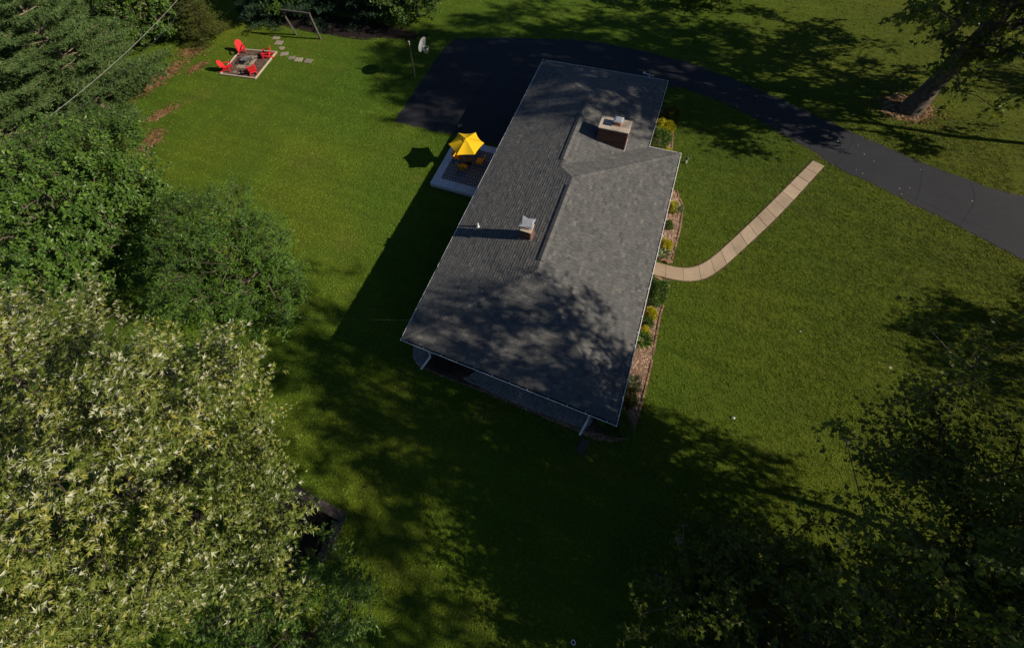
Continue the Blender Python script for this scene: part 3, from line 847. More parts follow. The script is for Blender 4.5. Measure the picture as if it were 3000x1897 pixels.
# ------------------------------------------------------------------ deck
deck = tag(empty('deck', (-1.8, 13.3, 0)), 'low painted deck under the house eave, with the rug and table on it', 'deck')
x0, x1, y0, y1 = -3.93, .55, 11.12, 15.42
nb = 31; bw = (x1 - x0) / nb
for i in range(nb):
    x = x0 + (i + .5) * bw
    MB().box((0, 0, 0), (bw - .020, y1 - y0 + random.uniform(-.012, .012), .032), tint=random.random()).build('deck_board', M['deckpaint'], deck, loc=(x + 1.8, 0 + (y0 + y1) / 2 - 13.3, .29 + random.uniform(-.002, .002)), bevel=.004)
for yy in (y0 + .04, y1 - .04):
    MB().box(((x0 + x1) / 2 + 1.8, yy - 13.3, .13), (x1 - x0 - .04, .05, .26)).build('deck_skirt', M['deckpaint'], deck)
MB().box((x0 + .04 + 1.8, (y0 + y1) / 2 - 13.3, .13), (.05, y1 - y0 - .14, .26)).build('deck_skirt', M['deckpaint'], deck)
rug = MB().prism([(-3.42, 11.74), (.3, 11.74), (.3, 14.85), (-3.42, 14.85)], .309, .318).build('rug', M['rug'])
tag(rug, 'dark rug printed with a pale trellis of rings, lying on the deck', 'rug')
UX, UY = -2.22, 13.5
tb = tag(empty('patio_table', (UX, UY, .318)), 'round smoked glass table under the yellow umbrella', 'table')
MB().tube([(0, 0, .70), (0, 0, .712)], .53, 28).build('table_top', M['tableglass'], tb)
rim = MB(); ringp = [(.54 * math.cos(a), .54 * math.sin(a), .70) for a in np.linspace(0, 2 * math.pi, 29)]
rim.tube(ringp, .014, 6, cap=False).build('rim', M['blackmetal'], tb)
for k in range(4):
    a = R(45 + 90 * k)
    MB().tube([(.42 * math.cos(a), .42 * math.sin(a), 0), (.25 * math.cos(a), .25 * math.sin(a), .35), (.48 * math.cos(a), .48 * math.sin(a), .69)], .014, 6).build('leg', M['blackmetal'], tb)
um = tag(empty('patio_umbrella', (UX, UY, .318)), 'open yellow six sided patio umbrella over the deck', 'umbrella')
MB().tube([(0, 0, 0), (0, 0, 2.28)], .02, 8).build('pole', M['blackmetal'], um)
MB().tube([(0, 0, 0), (0, 0, .05), (0, 0, .09), (0, 0, .3)], [.24, .24, .05, .03], 20).build('base', M['blackmetal'], um)
RU, ZT, ZR_ = 1.13, 2.24, 1.84
va = [R(20 + 60 * k) for k in range(6)]
for k in range(6):
    a, b = va[k], va[(k + 1) % 6]
    v, f = [], []
    nu, nv = 6, 6
    for i in range(nu + 1):
        t_ = .10 + .90 * i / nu
        for j in range(nv + 1):
            s = j / nv
            pa = Vector((math.cos(a), math.sin(a), 0)) * RU * t_; pb = Vector((math.cos(b), math.sin(b), 0)) * RU * t_
            p = pa.lerp(pb, s); sag = math.sin(math.pi * s)
            p *= 1 - .075 * sag * t_
            z = ZT - (ZT - ZR_) * (t_ ** 1.12) + .0 - .055 * sag * t_
            v.append((p.x, p.y, z))
    for i in range(nu):
        for j in range(nv):
            q = i * (nv + 1) + j
            f.append((q, q + nv + 1, q + nv + 2, q + 1))
    MB().add(v, f).build('canopy_panel', M['canvas'], um, smooth=True)
    MB().tube([(0, 0, ZT - .05), (math.cos(a) * RU * .98, math.sin(a) * RU * .98, ZR_ - .015)], .009, 5).build('rib', M['blackmetal'], um)
v = [(0, 0, ZT + .06)] + [(.20 * math.cos(a), .20 * math.sin(a), ZT - .03) for a in va]
MB().add(v, [(0, 1 + k, 1 + (k + 1) % 6) for k in range(6)]).build('vent_flap', M['canvas'], um)
MB().tube([(0, 0, ZT + .05), (0, 0, ZT + .11)], [.03, .015], 8).build('finial', M['canvas'], um)
def patio_chair(x, y, rz, label):
    c = tag(empty('patio_chair', (x, y, .318), rz), label, 'chair', 'chairs round the patio table')
    MB().box((0, 0, .44), (.50, .50, .09)).build('seat_cushion', M['cushion'], c, bevel=.03)
    m = Matrix.Rotation(R(-16), 3, 'Y')
    MB().box((-.29, 0, .70), (.09, .50, .48), mat=m).build('back_cushion', M['cushion'], c, bevel=.03)
    for sy in (-.28, .28):
        MB().tube([(.26, sy, 0), (.24, sy, .62), (-.30, sy, .64), (-.40, sy, .95)], .013, 6).build('arm_frame', M['blackmetal'], c)
        MB().tube([(-.30, sy, .0), (-.22, sy, .40), (-.30, sy, .64)], .013, 6).build('rear_leg', M['blackmetal'], c)
    MB().tube([(.25, -.28, .38), (.25, .28, .38)], .012, 6).build('seat_rail', M['blackmetal'], c)
for ang, lb in ((180, 'patio chair with orange cushions on the lawn side of the glass table'), (262, 'patio chair with orange cushions in front of the glass table, its back towards the viewer'),
                (5, 'patio chair with orange cushions on the house side of the glass table'), (85, 'patio chair with orange cushions behind the glass table, half hidden by the umbrella')):
    a = R(ang)
    patio_chair(UX + .10 + .74 * math.cos(a), UY - .02 + .74 * math.sin(a), a + math.pi, lb)
# pale potted flowers at the edge of the asphalt
pot = tag(empty('flower_pot', (-4.1, 16.6, .022)), 'small pot of pale flowers standing on the asphalt behind the umbrella', 'pot')
MB().tube([(0, 0, 0), (0, 0, .22), (0, 0, .24)], [.07, .10, .10], 12).build('pot', M['rubber'], pot)

# ------------------------------------------------------------------ fire pit corner
fp = [(-26.38, 16.57), (-22.88, 16.97), (-23.28, 20.59), (-26.81, 20.04)]
pit = tag(empty('fire_pit_bed', (-24.85, 18.5, 0)), 'square bark bed framed with pale timbers, holding the red chairs', 'fire pit')
off = Vector((-24.85, 18.5, 0))
MB().add([(x + 24.85, y - 18.5, .035) for x, y in fp], [(0, 1, 2, 3)]).build('bark_floor', M['darkmulch'], pit)
stuff(chips('bark_pieces', fp, 5200, M['darkchip'], (0.03, 0.09, 0.012, 0.035), 33, 0.036, 0.5)).parent = pit
bpy.data.objects['bark_pieces'].location = -off
for i in range(4):
    a, b = Vector((*fp[i], .07)) - off, Vector((*fp[(i + 1) % 4], .07)) - off
    d = (b - a).normalized(); e = .0 if i % 2 else .07
    if i == 3:      # the timber by the two left chairs is in two lengths
        m_ = a.lerp(b, .5)
        MB().bar(a + d * .08, m_, .13, .14).build('timber', M['timber'], pit, bevel=.012)
        MB().bar(m_ + d * .02, b - d * .08, .13, .13).build('timber', M['timber'], pit, bevel=.012)
    else:
        MB().bar(a - d * e + (d * .08 if i % 2 else d * 0), b + d * e - (d * .08 if i % 2 else d * 0), .13, .14).build('timber', M['timber'], pit, bevel=.012)
sl = [Vector((-25.62, 17.72)), Vector((-24.28, 17.88)), Vector((-24.52, 19.68)), Vector((-25.8, 19.46))]
for i in range(2):
    for j in range(3):
        u0, u1, v0, v1 = i / 2, (i + 1) / 2, j / 3, (j + 1) / 3
        def q(u, v): return (sl[0].lerp(sl[1], u)).lerp(sl[3].lerp(sl[2], u), v)
        c = q((u0 + u1) / 2, (v0 + v1) / 2)
        pol = [c + (q(u, v) - c) * .975 for u, v in ((u0, v0), (u1, v0), (u1, v1), (u0, v1))]
        MB().prism([(p.x + 24.85, p.y - 18.5) for p in pol], .03, .075 + random.uniform(-.004, .006), random.random()).build('paver', M['paver'], pit, bevel=.006)
for x, y, rz in ((-25.3, 17.2, .3), (-24.74, 17.18, .2)):
    MB().prism([(.18 * math.cos(k) * (1 + .2 * (k % 2)), .13 * math.sin(k)) for k in (0, 1.1, 2.0, 3.2, 4.3, 5.3)], .03, .068, random.random()).build('paver', M['paver'], pit, loc=(x + 24.85, y - 18.5, 0), rz=rz)
ft = tag(empty('fire_table', (-24.98, 18.6, .076), R(8)), 'square black mesh fire pit on legs, standing on the pavers', 'fire pit')
for sx in (-1, 1):
    for sy in (-1, 1):
        MB().bar((.36 * sx, .36 * sy, 0), (.33 * sx, .33 * sy, .42), .035, .035).build('leg', M['blackmetal'], ft)
fr = MB()
for k in range(4):
    a = Matrix.Rotation(R(90 * k), 3, 'Z')
    fr.bar(a @ Vector((-.37, -.37, .42)), a @ Vector((.37, -.37, .42)), .05, .03)
    fr.bar(a @ Vector((-.35, -.35, .12)), a @ Vector((.35, -.35, .12)), .025, .025)
    fr.bar(a @ Vector((-.35, -.35, .12)), a @ Vector((.33, -.33, .41)), .015, .015)
    fr.bar(a @ Vector((.35, -.35, .12)), a @ Vector((-.33, -.33, .41)), .015, .015)
fr.build('frame', M['blackmetal'], ft)
ms = MB()
for k in range(13):
    u = -.35 + .7 * k / 12
    ms.bar((u, -.35, .45), (u, .35, .45), .006, .006); ms.bar((-.35, u, .452), (.35, u, .452), .006, .006)
ms.bar((-.35, -.35, .46), (.35, .35, .46), .016, .012); ms.bar((.35, -.35, .462), (-.35, .35, .462), .016, .012)
ms.build('spark_screen', M['steel'], ft)
MB().tube([(0, 0, .22), (0, 0, .26), (0, 0, .36)], [.14, .24, .30], 16).build('fire_bowl', M['blackmetal'], ft)

def adirondack():
    c = empty('adirondack_chair')
    for sy in (-.27, .27):
        MB().bar((.36, sy, .36), (-.62, sy, .04), .035, .12).build('side_rail', M['red'], c)
        MB().bar((.33, sy * 1.12, .0), (.33, sy * 1.12, .56), .10, .035, up=(0, 1, 0)).build('front_leg', M['red'], c)
        arm = MB()
        sg = 1 if sy > 0 else -1
        arm.prism([(.42, sy * 1.12 - .05), (.44, sy * 1.12), (.42, sy * 1.12 + .09 * 1), (.1, sy * 1.12 + .08), (-.38, sy * 1.12 + .04), (-.40, sy * 1.12 - .04), (.1, sy * 1.12 - .06)], .56, .585)
        arm.build('armrest', M['red'], c, bevel=.006)
    for k in range(6):
        u = k / 5
        MB().box((.36 - .54 * u, 0, .385 - .175 * u), (.095, .54, .022), mat=Matrix.Rotation(R(-18), 3, 'Y')).build('seat_slat', M['red'], c, bevel=.004)
    for k in range(7):
        s = (k - 3) / 3
        ln = .92 - .22 * s * s
        b0 = Vector((-.16, s * .19, .20)); d = Vector((-.40, s * .10, .90)).normalized()
        MB().bar(b0, b0 + d * ln, .080, .022, up=(1, 0, .45)).build('back_slat', M['red'], c, bevel=.004)
    MB().bar((-.36, -.30, .62), (-.36, .30, .62), .03, .06).build('back_brace', M['red'], c)
    return c
AD = [(-26.42, 19.72, -38, 'red slatted garden chair nearest the pines, facing the viewer'),
      (-23.62, 19.82, 205, 'red slatted garden chair seen side on beside the stepping stones'),
      (-26.12, 17.22, 25, 'red slatted garden chair at the near left corner of the bark bed'),
      (-23.5, 17.55, 138, 'red slatted garden chair with its back to the viewer, near right')]
ad = adirondack()
for i, (x, y, a, lb) in enumerate(AD):
    o = ad if i == 0 else copy_tree(ad)
    o.location = (x, y, .05); o.rotation_euler.z = R(a)
    tag(o, lb, 'chair', 'red chairs round the fire pit')
SL = ['stepping stone farthest back, half in the shade of the swing frame', 'squarish tan stepping stone, first in full sun behind the bark bed', 'small round tan stepping stone near the corner timber', 'tilted rectangular stepping stone after the small round one',
      'ragged grey stepping stone, third from the open lawn end', 'middle stepping stone of the last three on the lawn', 'last stepping stone, out on the open lawn']
for i, (x, y, sx, sy, rz) in enumerate([(-24.65, 22.47, .36, .26, .2), (-23.93, 21.91, .40, .32, .15), (-23.2, 21.29, .27, .25, 0), (-22.44, 20.63, .40, .28, .45), (-21.46, 20.34, .34, .25, .35), (-20.68, 20.28, .36, .28, .2), (-19.71, 20.34, .36, .30, .1)]):
    rg_ = random.Random(i); n = 4 if i != 2 else 12
    pol = []
    for k in range(n):
        a = 2 * math.pi * k / n + (.785 if n == 4 else .39)
        rr = 1.0 if i == 2 else 1 / max(abs(math.cos(a)), abs(math.sin(a))) * .93
        rr *= rg_.uniform(.86, 1.08)
        pol.append((sx * rr * math.cos(a), sy * rr * math.sin(a)))
    o = MB().prism(pol, -.02, .045, rg_.random()).build('stepping_stone', M['paver'], None, bevel=.012, loc=(x, y, 0), rz=rz)
    tag(o, SL[i], 'stepping stone', 'stepping stones on the lawn')

# swing frame
sf = tag(empty('swing_frame', (-21.7, 23.4, 0)), 'weathered timber swing frame of two posts and a beam', 'swing frame')
pA, pB = Vector((-23.0, 23.4, 0)), Vector((-20.4, 23.42, 0)); o_ = Vector((-21.7, 23.4, 0))
tA, tB = Vector((-23.25, 22.95, 2.62)), Vector((-20.45, 23.1, 2.6))
for p, q in ((pA, tA), (pB, tB)):
    MB().bar(p - o_, q - o_, .15, .15).build('post', M['oldwood'], sf, bevel=.015)
MB().bar(tA - o_ + Vector((-.1, 0, .06)), tB - o_ + Vector((.1, 0, .06)), .15, .17).build('beam', M['oldwood'], sf, bevel=.015)
for p, q in ((pA, tA), (pB, tB)):
    a = p.lerp(q, .80) - o_; b = q - o_ + (Vector((.5, 0, .0)) if p is pA else Vector((-.5, 0, 0)))
    MB().bar(a, b, .07, .09).build('brace', M['oldwood'], sf)
MB().tube([(-.35, -.35, 2.55), (-.35, -.38, 2.2)], .02, 6).build('hook_rope', M['net'], sf)

# basketball hoop
bb = tag(empty('basketball_hoop', (-9.9, 21.1, 0)), 'basketball hoop with grey fan shaped backboard at the driveway edge', 'basketball hoop')
MB().tube([(0, 0, 0), (0, 0, 3.12)], .05, 10).build('pole', M['rust'], bb)
MB().tube([(0, 0, 3.12), (0, 0, 3.17)], .07, 10).build('pole_cap', M['steel'], bb)
MB().tube([(0, 0, 2.95), (.98, .15, 2.98)], .02, 6).tube([(0, 0, 2.6), (.98, .15, 2.75)], .02, 6).build('arm', M['blackmetal'], bb)
bp = []
for k in range(17):
    a = math.pi * k / 16
    bp.append((.68 * math.cos(a), 2.95 + .50 * math.sin(a)))
bp += [(-.56, 2.72), (-.30, 2.58), (.30, 2.58), (.56, 2.72)]
n = len(bp)
bmesh_b = MB().add([(-.015, y, z) for y, z in bp] + [(.015, y, z) for y, z in bp], [tuple(range(n)), tuple(range(n, 2 * n))[::-1]] + [(i, (i + 1) % n, n + (i + 1) % n, n + i) for i in range(n)])
bmesh_b.build('backboard', M['board'], bb, loc=(1.0, .15, 0), rz=R(3))
rim = [(1.27 + .23 * math.cos(a), .15 + .23 * math.sin(a), 2.74) for a in np.linspace(0, 2 * math.pi, 21)]
MB().tube(rim, .012, 6, cap=False).bar((1.0, .15, 2.74), (1.05, .15, 2.74), .12, .03).build('rim', M['steel'], bb)
nt_ = MB()
for k in range(12):
    a = 2 * math.pi * k / 12
    for sgn in (-1, 1):
        pts = []
        for j in range(6):
            u = j / 5; rr = .23 - .10 * u; aa = a + sgn * u * .9
            pts.append((1.27 + rr * math.cos(aa), .15 + rr * math.sin(aa), 2.74 - .44 * u))
        nt_.tube(pts, .006, 4)
nt_.build('net', M['net'], bb)

# garden light, scraps, hose, splash block, hoop ring
gl = tag(empty('garden_light', (10.6, 18.1, 0)), 'small white garden light on the lawn off the house corner', 'garden light')
MB().tube([(0, 0, 0), (0, 0, .30)], .045, 10).build('post', M['white'], gl)
MB().tube([(0, 0, .30), (0, 0, .36), (0, 0, .40), (0, 0, .48), (0, 0, .50)], [.05, .11, .12, .07, .01], 12).build('lamp_head', M['oldwood'], gl)
for i, (x, y, s, lb) in enumerate(((14.8, 3.2, .07, 'small white paper scrap on the front lawn near the dark tree'), (17.2, 8.6, .04, 'tiny pale scrap in the middle of the front lawn'))):
    v = [(-s, -s * .6, .03), (s, -s * .7, .02), (s * 1.2, s * .5, .07), (-s * .4, s * .8, .05), (0, 0, .11)]
    tag(MB().add(v, [(0, 1, 4), (1, 2, 4), (2, 3, 4), (3, 0, 4)]).build('paper_scrap', M['scrap'], loc=(x, y, 0)), lb, 'scrap')
hose = MB(); rg_ = random.Random(4); pts = []
for k in range(260):
    a = k * .25; rr = .34 + .17 * math.sin(k * .073) + rg_.uniform(-.012, .012)
    cx = 1.72 + .22 * math.sin(k * .031); cy = .55 + .12 * math.cos(k * .043)
    pts.append((cx + rr * 1.25 * math.cos(a), cy + rr * .95 * math.sin(a), .06 + .0005 * k + .02 * math.sin(k * .9)))
pts += [(2.4 + .2 * k, .36 + .06 * math.sin(k * .8), .05) for k in range(8)]
tag(hose.tube(pts, .016, 6).build('garden_hose', M['rubber'], smooth=True), 'tangled coil of black hose on the bed under the front gutter', 'hose')
mb = MB().tube([(-.3, 0, .07), (.3, 0, .07)], .05, 8).tube([(-.34, .02, .07), (-.34, .24, .06)], .03, 8)
tag(mb.build('drain_pipe', M['rubber'], loc=(2.85, .55, 0), rz=R(-14)), 'short black drain pipe lying beside the coiled hose', 'pipe')
tag(MB().prism([(-.16, -.35), (.16, -.35), (.2, .35), (-.2, .35)], 0, .05).build('splash_block', M['slate'], loc=(9.05, -.56, 0), rz=R(-8), bevel=.015), 'dark stone splash block in the shaded grass below the downspout', 'splash block')
tag(MB().tube([(.07 * math.cos(a), .07 * math.sin(a), .03) for a in np.linspace(0, 6.283, 15)], .02, 6, cap=False).build('ring_marker', M['pvc'], loc=(10.49, -7.3, 0)), 'little white ring lying in the shaded grass at the bottom edge', 'ring')
# sunken stone bordered bed under the silver maple
sb = tag(empty('stone_bed', (-1.1, -8.9, 0)), 'dark rectangular bed edged with rows of flat slate, under the silver maple', 'garden bed')
MB().box((0, -.1, .06), (2.9, 2.9, .12)).build('dark_soil', M['darksoil'], sb)
rg_ = random.Random(9)
def slate_row(a, b, nrm, rows):
    a, b = Vector(a), Vector(b); d = (b - a).normalized(); Ls = (b - a).length
    for r_ in range(rows):
        s = rg_.uniform(0, .1)
        while s < Ls:
            w = rg_.uniform(.16, .30)
            c = a + d * (s + w / 2) + Vector(nrm) * (r_ * .13)
            MB().box((0, 0, 0), (w - .012, .19, .05), tint=rg_.random()).build('slate', M['slate'], sb, loc=(c.x, c.y, .25 + (rows - r_) * .028), rz=math.atan2(d.y, d.x) + rg_.uniform(-.08, .08))
            s += w
slate_row((-1.35, 1.42), (1.5, 1.42), (0, .8), 3)
slate_row((1.42, 1.3), (1.42, -1.5), (.8, 0), 3)
for nm, p, s in (('back', (0, 1.52, .12), (3.1, .2, .24)), ('side', (1.52, -.1, .12), (.2, 3.0, .24))):
    MB().box(p, s).build('kerb', M['slate'], sb)

# ------------------------------------------------------------------ cables
def cable(name, a, b, sag, r, mat, label, n=24):
    a, b = Vector(a), Vector(b)
    pts = [a.lerp(b, i / n) - Vector((0, 0, sag * 4 * (i / n) * (1 - i / n))) for i in range(n + 1)]
    return tag(MB().tube(pts, r, 6).build(name, mat, smooth=True), label, 'cable')
cable('overhead_cable', (-27.2, 17.2, 6.6), (-26.0, 2.8, 6.6), .35, .013, M['cable_w'], 'pale twisted overhead cable crossing in front of the pines')
cable('overhead_cable', (-26.3, 17.0, 6.4), (-25.1, 3.4, 6.4), .45, .016, M['cable_b'], 'thin black overhead cable just below the pale one')
cable('overhead_cable', (-33.0, 14.6, 7.0), (-31.0, 6.0, 7.0), .2, .012, M['cable_b'], 'faint thin wire running high in the pines above the pale cable')
cable('service_wire', (-.05, 1.08, 2.72), (-7.6, -2.0, 3.6), .12, .0015, M['cable_w'], 'thin white wire from the front corner of the house to the trees')

# ------------------------------------------------------------------ plants and trees
LEAF = (np.array([(0, 0, 0), (.5, -.25, .05), (1, 0, -.06), (.5, .25, .05)]), np.array([(0, 1, 2), (0, 2, 3)]))
LONG = (np.array([(0, 0, 0), (.45, -.14, .03), (1, 0, -.08), (.45, .14, .03)]), np.array([(0, 1, 2), (0, 2, 3)]))
def maple_leaf():
    pol = [(200, .30), (255, .42), (285, .22), (312, .86), (338, .30), (0, 1.0), (22, .30), (48, .86), (75, .22), (105, .42), (160, .30)]
    v = [(.25, 0, .03)] + [(.28 + .72 * r * math.cos(R(a)), .72 * r * math.sin(R(a)), -.16 * max(0, r - .3)) for a, r in pol]
    f = [(0, i, i + 1) for i in range(1, len(pol))]
    return np.array(v), np.array(f)
MAPLE = (np.array([(0, 0, 0), (.66, -.40, -.10), (.42, -.09, .03), (1, 0, -.16), (.42, .09, .03), (.66, .40, -.10)]), np.array([(0, 1, 2), (0, 2, 4), (2, 3, 4), (0, 4, 5)]))
OAK = (np.array([(0, 0, 0), (.38, -.33, .04), (.58, -.15, .02), (1, 0, -.08), (.58, .15, .02), (.38, .33, .04)]), np.array([(0, 1, 2), (0, 2, 4), (2, 3, 4), (0, 4, 5)]))
def norm(a): return a / np.maximum(1e-9, np.linalg.norm(a, axis=-1, keepdims=True))
def leaves_mesh(P, A, Nn, size, tmpl, tint):
    """P pos, A axis, Nn rough normal, per leaf size"""
    A = norm(A); Y = norm(np.cross(Nn, A)); Z = np.cross(A, Y)
    tv, tf = tmpl
    V = P[:, None, :] + size[:, None, None] * (tv[None, :, 0:1] * A[:, None, :] + tv[None, :, 1:2] * Y[:, None, :] + tv[None, :, 2:3] * Z[:, None, :])
    n = len(P); k = len(tv)
    F = (tf[None] + (np.arange(n) * k)[:, None, None]).reshape(-1, tf.shape[1])
    return V.reshape(-1, 3), F, np.repeat(tint, k)
def skeleton(base, tips, trunk_top, trunk_r, rg, lean=(0, 0), order=None, bend=.12):
    nodes = []; par = []
    nt = 9
    base = np.array(base, float)
    for i in range(nt):
        u = i / (nt - 1)
        nodes.append(base + np.array([lean[0] * u, lean[1] * u, trunk_top * u]) + np.array([rg.normal(0, .06 * trunk_top / 8), rg.normal(0, .06 * trunk_top / 8), 0]) * (i > 0))
        par.append(i - 1)
    ax = base[:2]
    d = np.linalg.norm(tips - nodes[nt // 2], axis=1)
    ords = np.argsort(d)
    tipnode = np.zeros(len(tips), int)
    NA = np.zeros((len(tips) * 4 + nt, 3)); NA[:nt] = nodes; cnt = nt
    parent = list(par)
    for ti_ in ords:
        p = tips[ti_]
        dv = p - NA[1:cnt]
        dist = np.linalg.norm(dv, axis=1)
        cost = dist + np.maximum(0, .55 * dist - dv[:, 2]) * .9
        cost[:nt - 1] *= 1.05
        j = 1 + int(np.argmin(cost)); q = NA[j]; L_ = np.linalg.norm(p - q)
        steps = 1 if L_ < .9 else (2 if L_ < 2.2 else 3)
        prev = j
        for s in range(1, steps + 1):
            u = s / steps
            m = q + (p - q) * u
            if s < steps: m = m + rg.normal(0, bend * L_ * .4, 3) + np.array([0, 0, .10 * L_ * math.sin(math.pi * u)])
            NA[cnt] = m; parent.append(prev); prev = cnt; cnt += 1
        tipnode[ti_] = prev
    parent = np.array(parent); NA = NA[:cnt]
    w = np.zeros(cnt); w[tipnode] += 1
    for i in range(cnt - 1, 0, -1): w[parent[i]] += w[i]
    rad = trunk_r * (np.maximum(w, .6) / w[0]) ** .48
    return NA, parent, rad, tipnode, nt
def skel_mesh(name, NA, parent, rad, mat, par_obj, nt, flare=1.5, minr=.012):
    idx = np.arange(1, len(NA)); P = NA[parent[idx]]; Q = NA[idx]
    r0 = np.maximum(np.minimum(rad[parent[idx]], rad[idx] * 1.5), minr); r1 = np.maximum(rad[idx], minr)
    tr = idx < nt
    r0 = np.where(tr, rad[parent[idx]], r0)
    r0 = np.where(idx == 1, r0 * flare, r0)
    D_ = norm(Q - P); up = np.where(np.abs(D_[:, 2:3]) > .9, np.array([[1., 0, 0]]), np.array([[0., 0, 1]]))
    X = norm(np.cross(up, D_)); Y = np.cross(D_, X)
    k = 7; a = np.arange(k) * 2 * math.pi / k
    ca, sa = np.cos(a)[None, :, None], np.sin(a)[None, :, None]
    A = P[:, None] + r0[:, None, None] * (ca * X[:, None] + sa * Y[:, None])
    B = Q[:, None] + r1[:, None, None] * (ca * X[:, None] + sa * Y[:, None])
    V = np.concatenate([A, B], 1).reshape(-1, 3)
    f = np.array([(i, (i + 1) % k, k + (i + 1) % k, k + i) for i in range(k)])
    F = (f[None] + (np.arange(len(idx)) * 2 * k)[:, None, None]).reshape(-1, 4)
    return mesh_np(name, V, F, mat, par_obj, None, True)
def crown_tips(c, zb, zt, rad, n, rg, prof, lump=.25, shell=.45):
    """tips through the crown volume, denser to the outside; prof(t) radius share for t 0..1 bottom to top"""
    ph = rg.uniform(0, 6.28, 6); out = []
    while len(out) < n:
        m = n * 3
        t_ = rg.uniform(0, 1, m); a = rg.uniform(0, 6.283, m); u = rg.uniform(0, 1, m) ** shell
        k = 1 + lump * (.5 * np.sin(2 * a + ph[0] + 3 * t_) + .4 * np.sin(3 * a + ph[1] - 5 * t_) + .35 * np.sin(5 * a + ph[2] + 9 * t_) + .3 * np.sin(7 * a + ph[3] - 12 * t_))
        pr = prof(t_); keep = rg.random(m) < (pr / 1.05) ** 1.3
        r = rad * pr * k * u
        p = np.column_stack([c[0] + r * np.cos(a), c[1] + r * np.sin(a), zb + (zt - zb) * t_])[keep]
        out = p if len(out) == 0 else np.vstack([out, p])
    out = out[:n]
    # keep a minimum spacing so that clumps read apart
    return out
ROUND = lambda t: np.sqrt(np.clip(1 - (2 * t - .85) ** 2 / 1.35, .02, 1))
OVAL = lambda t: np.clip(np.sin(math.pi * (t * .88 + .10)) ** .7, .05, 1)
CONE = lambda t: np.clip(1.02 - t, .03, 1)
BROADTOP = lambda t: np.clip(np.sin(math.pi * np.clip(t * .75 + .2, 0, 1)) ** .8, .05, 1)
def deciduous(name, label, base, zb, zt, rad, tips, shoots, nl, leaf, lsize, mat, bark, seed, trunk_r=.25, centre=None, prof=OVAL, lump=.28, shoot_len=.8, up=.35, droop=0.0, lean=(0, 0), tilt=.5, flip=0.0, clip=None, shell=.45, tmul=1.0, trunk_frac=.62, group=None, cull=None, gap=None, gap_z=-1.0):
    rg = np.random.default_rng(seed)
    c = centre or base
    T = crown_tips(c, zb, zt, rad, tips, rg, prof, lump, shell)
    if gap is not None:
        q = rg.uniform(0, 6.28, 6)
        nz = np.sin(T[:, 0] * 1.25 + q[0] + .6 * np.sin(T[:, 2] + q[3])) * np.sin(T[:, 1] * 1.35 + q[1]) + .7 * np.sin(T[:, 2] * 1.3 + q[2]) * np.sin(T[:, 0] * .7 - T[:, 1] * .9 + q[4])
        T = T[(nz > gap) | (T[:, 2] < gap_z)]
    if cull is not None: T = T[cull(T)]
    root = tag(empty(name, (base[0], base[1], 0)), label, 'tree', group)
    o = np.array([base[0], base[1], 0.0])
    NA, parent, rr, tn, nt = skeleton((base[0], base[1], -.1), T, zb + (zt - zb) * trunk_frac, trunk_r, rg, lean)
    skel_mesh('trunk', NA - o, parent, rr, M[bark], root, nt)
    # shoots at each tip
    cen = np.array([c[0], c[1], zb + (zt - zb) * .35])
    outw = norm(T - cen)
    K = len(T) * shoots
    ST = np.repeat(T, shoots, 0); SO = np.repeat(outw, shoots, 0)
    sd_ = norm(SO * .8 + rg.normal(0, .62, (K, 3)) + np.array([0, 0, up]))
    sl_ = shoot_len * rg.uniform(.55, 1.25, K)
    ST = ST + rg.normal(0, shoot_len * .28, (K, 3))
    # leaves along shoots
    n = K * nl
    s = np.tile((np.arange(nl) + .5) / nl, K) + rg.uniform(-.04, .04, n)
    D_ = np.repeat(sd_, nl, 0); Ls = np.repeat(sl_, nl); B0 = np.repeat(ST, nl, 0)
    P = B0 + D_ * (Ls * (s - .25))[:, None] - np.array([0, 0, 1.0]) * (droop * Ls * s * s)[:, None]
    side = rg.normal(0, 1, (n, 3)); side = norm(side - D_ * np.sum(side * D_, 1, keepdims=True))
    A = norm(D_ * rg.uniform(.3, .9, n)[:, None] + side * .9 - np.array([0, 0, 1.]) * (.25 + droop * .6))
    Nn = np.array([0, 0, .75]) + np.repeat(np.repeat(outw, shoots, 0), nl, 0) * .65 + rg.normal(0, tilt, (n, 3))
    if flip:
        fl = rg.random(n) < flip * np.clip((P[:, 2] - zb) / (zt - zb) * 1.9 - .55 + .08 * (P[:, 1] - c[1]), .12, 1.3)
        Nn[fl] *= -1
    sz = lsize * rg.uniform(.6, 1.2, n)
    tone = np.clip(np.repeat(np.repeat(rg.normal(.45, .16, len(T)), shoots), nl) + rg.normal(0, .17, n) + .12 * (s - .5), 0, 1) * tmul
    V, F, ti = leaves_mesh(P, A, Nn, sz, leaf, tone)
    cr = mesh_np('crown', V - o, F, M[mat], root, ti)
    # fine twigs: one per shoot as thin strips
    m = K
    e0 = ST - sd_ * (sl_ * .3)[:, None]; e1 = ST + sd_ * (sl_ * .7)[:, None] - np.array([0, 0, 1.]) * (droop * sl_)[:, None]
    w = norm(np.cross(sd_, np.array([0, 0, 1.]) + rg.normal(0, .3, (m, 3)))) * (.006 + .003 * rg.random((m, 1)))
    w2 = norm(np.cross(sd_, w)) * .007
    V = np.stack([e0 - w, e0 + w, e0 + w2, e1], 1).reshape(-1, 3)
    F = (np.array([(0, 1, 3), (1, 2, 3), (2, 0, 3)])[None] + (np.arange(m) * 4)[:, None, None]).reshape(-1, 3)
    mesh_np('twigs', V - o, F, M[bark], root)
    return root
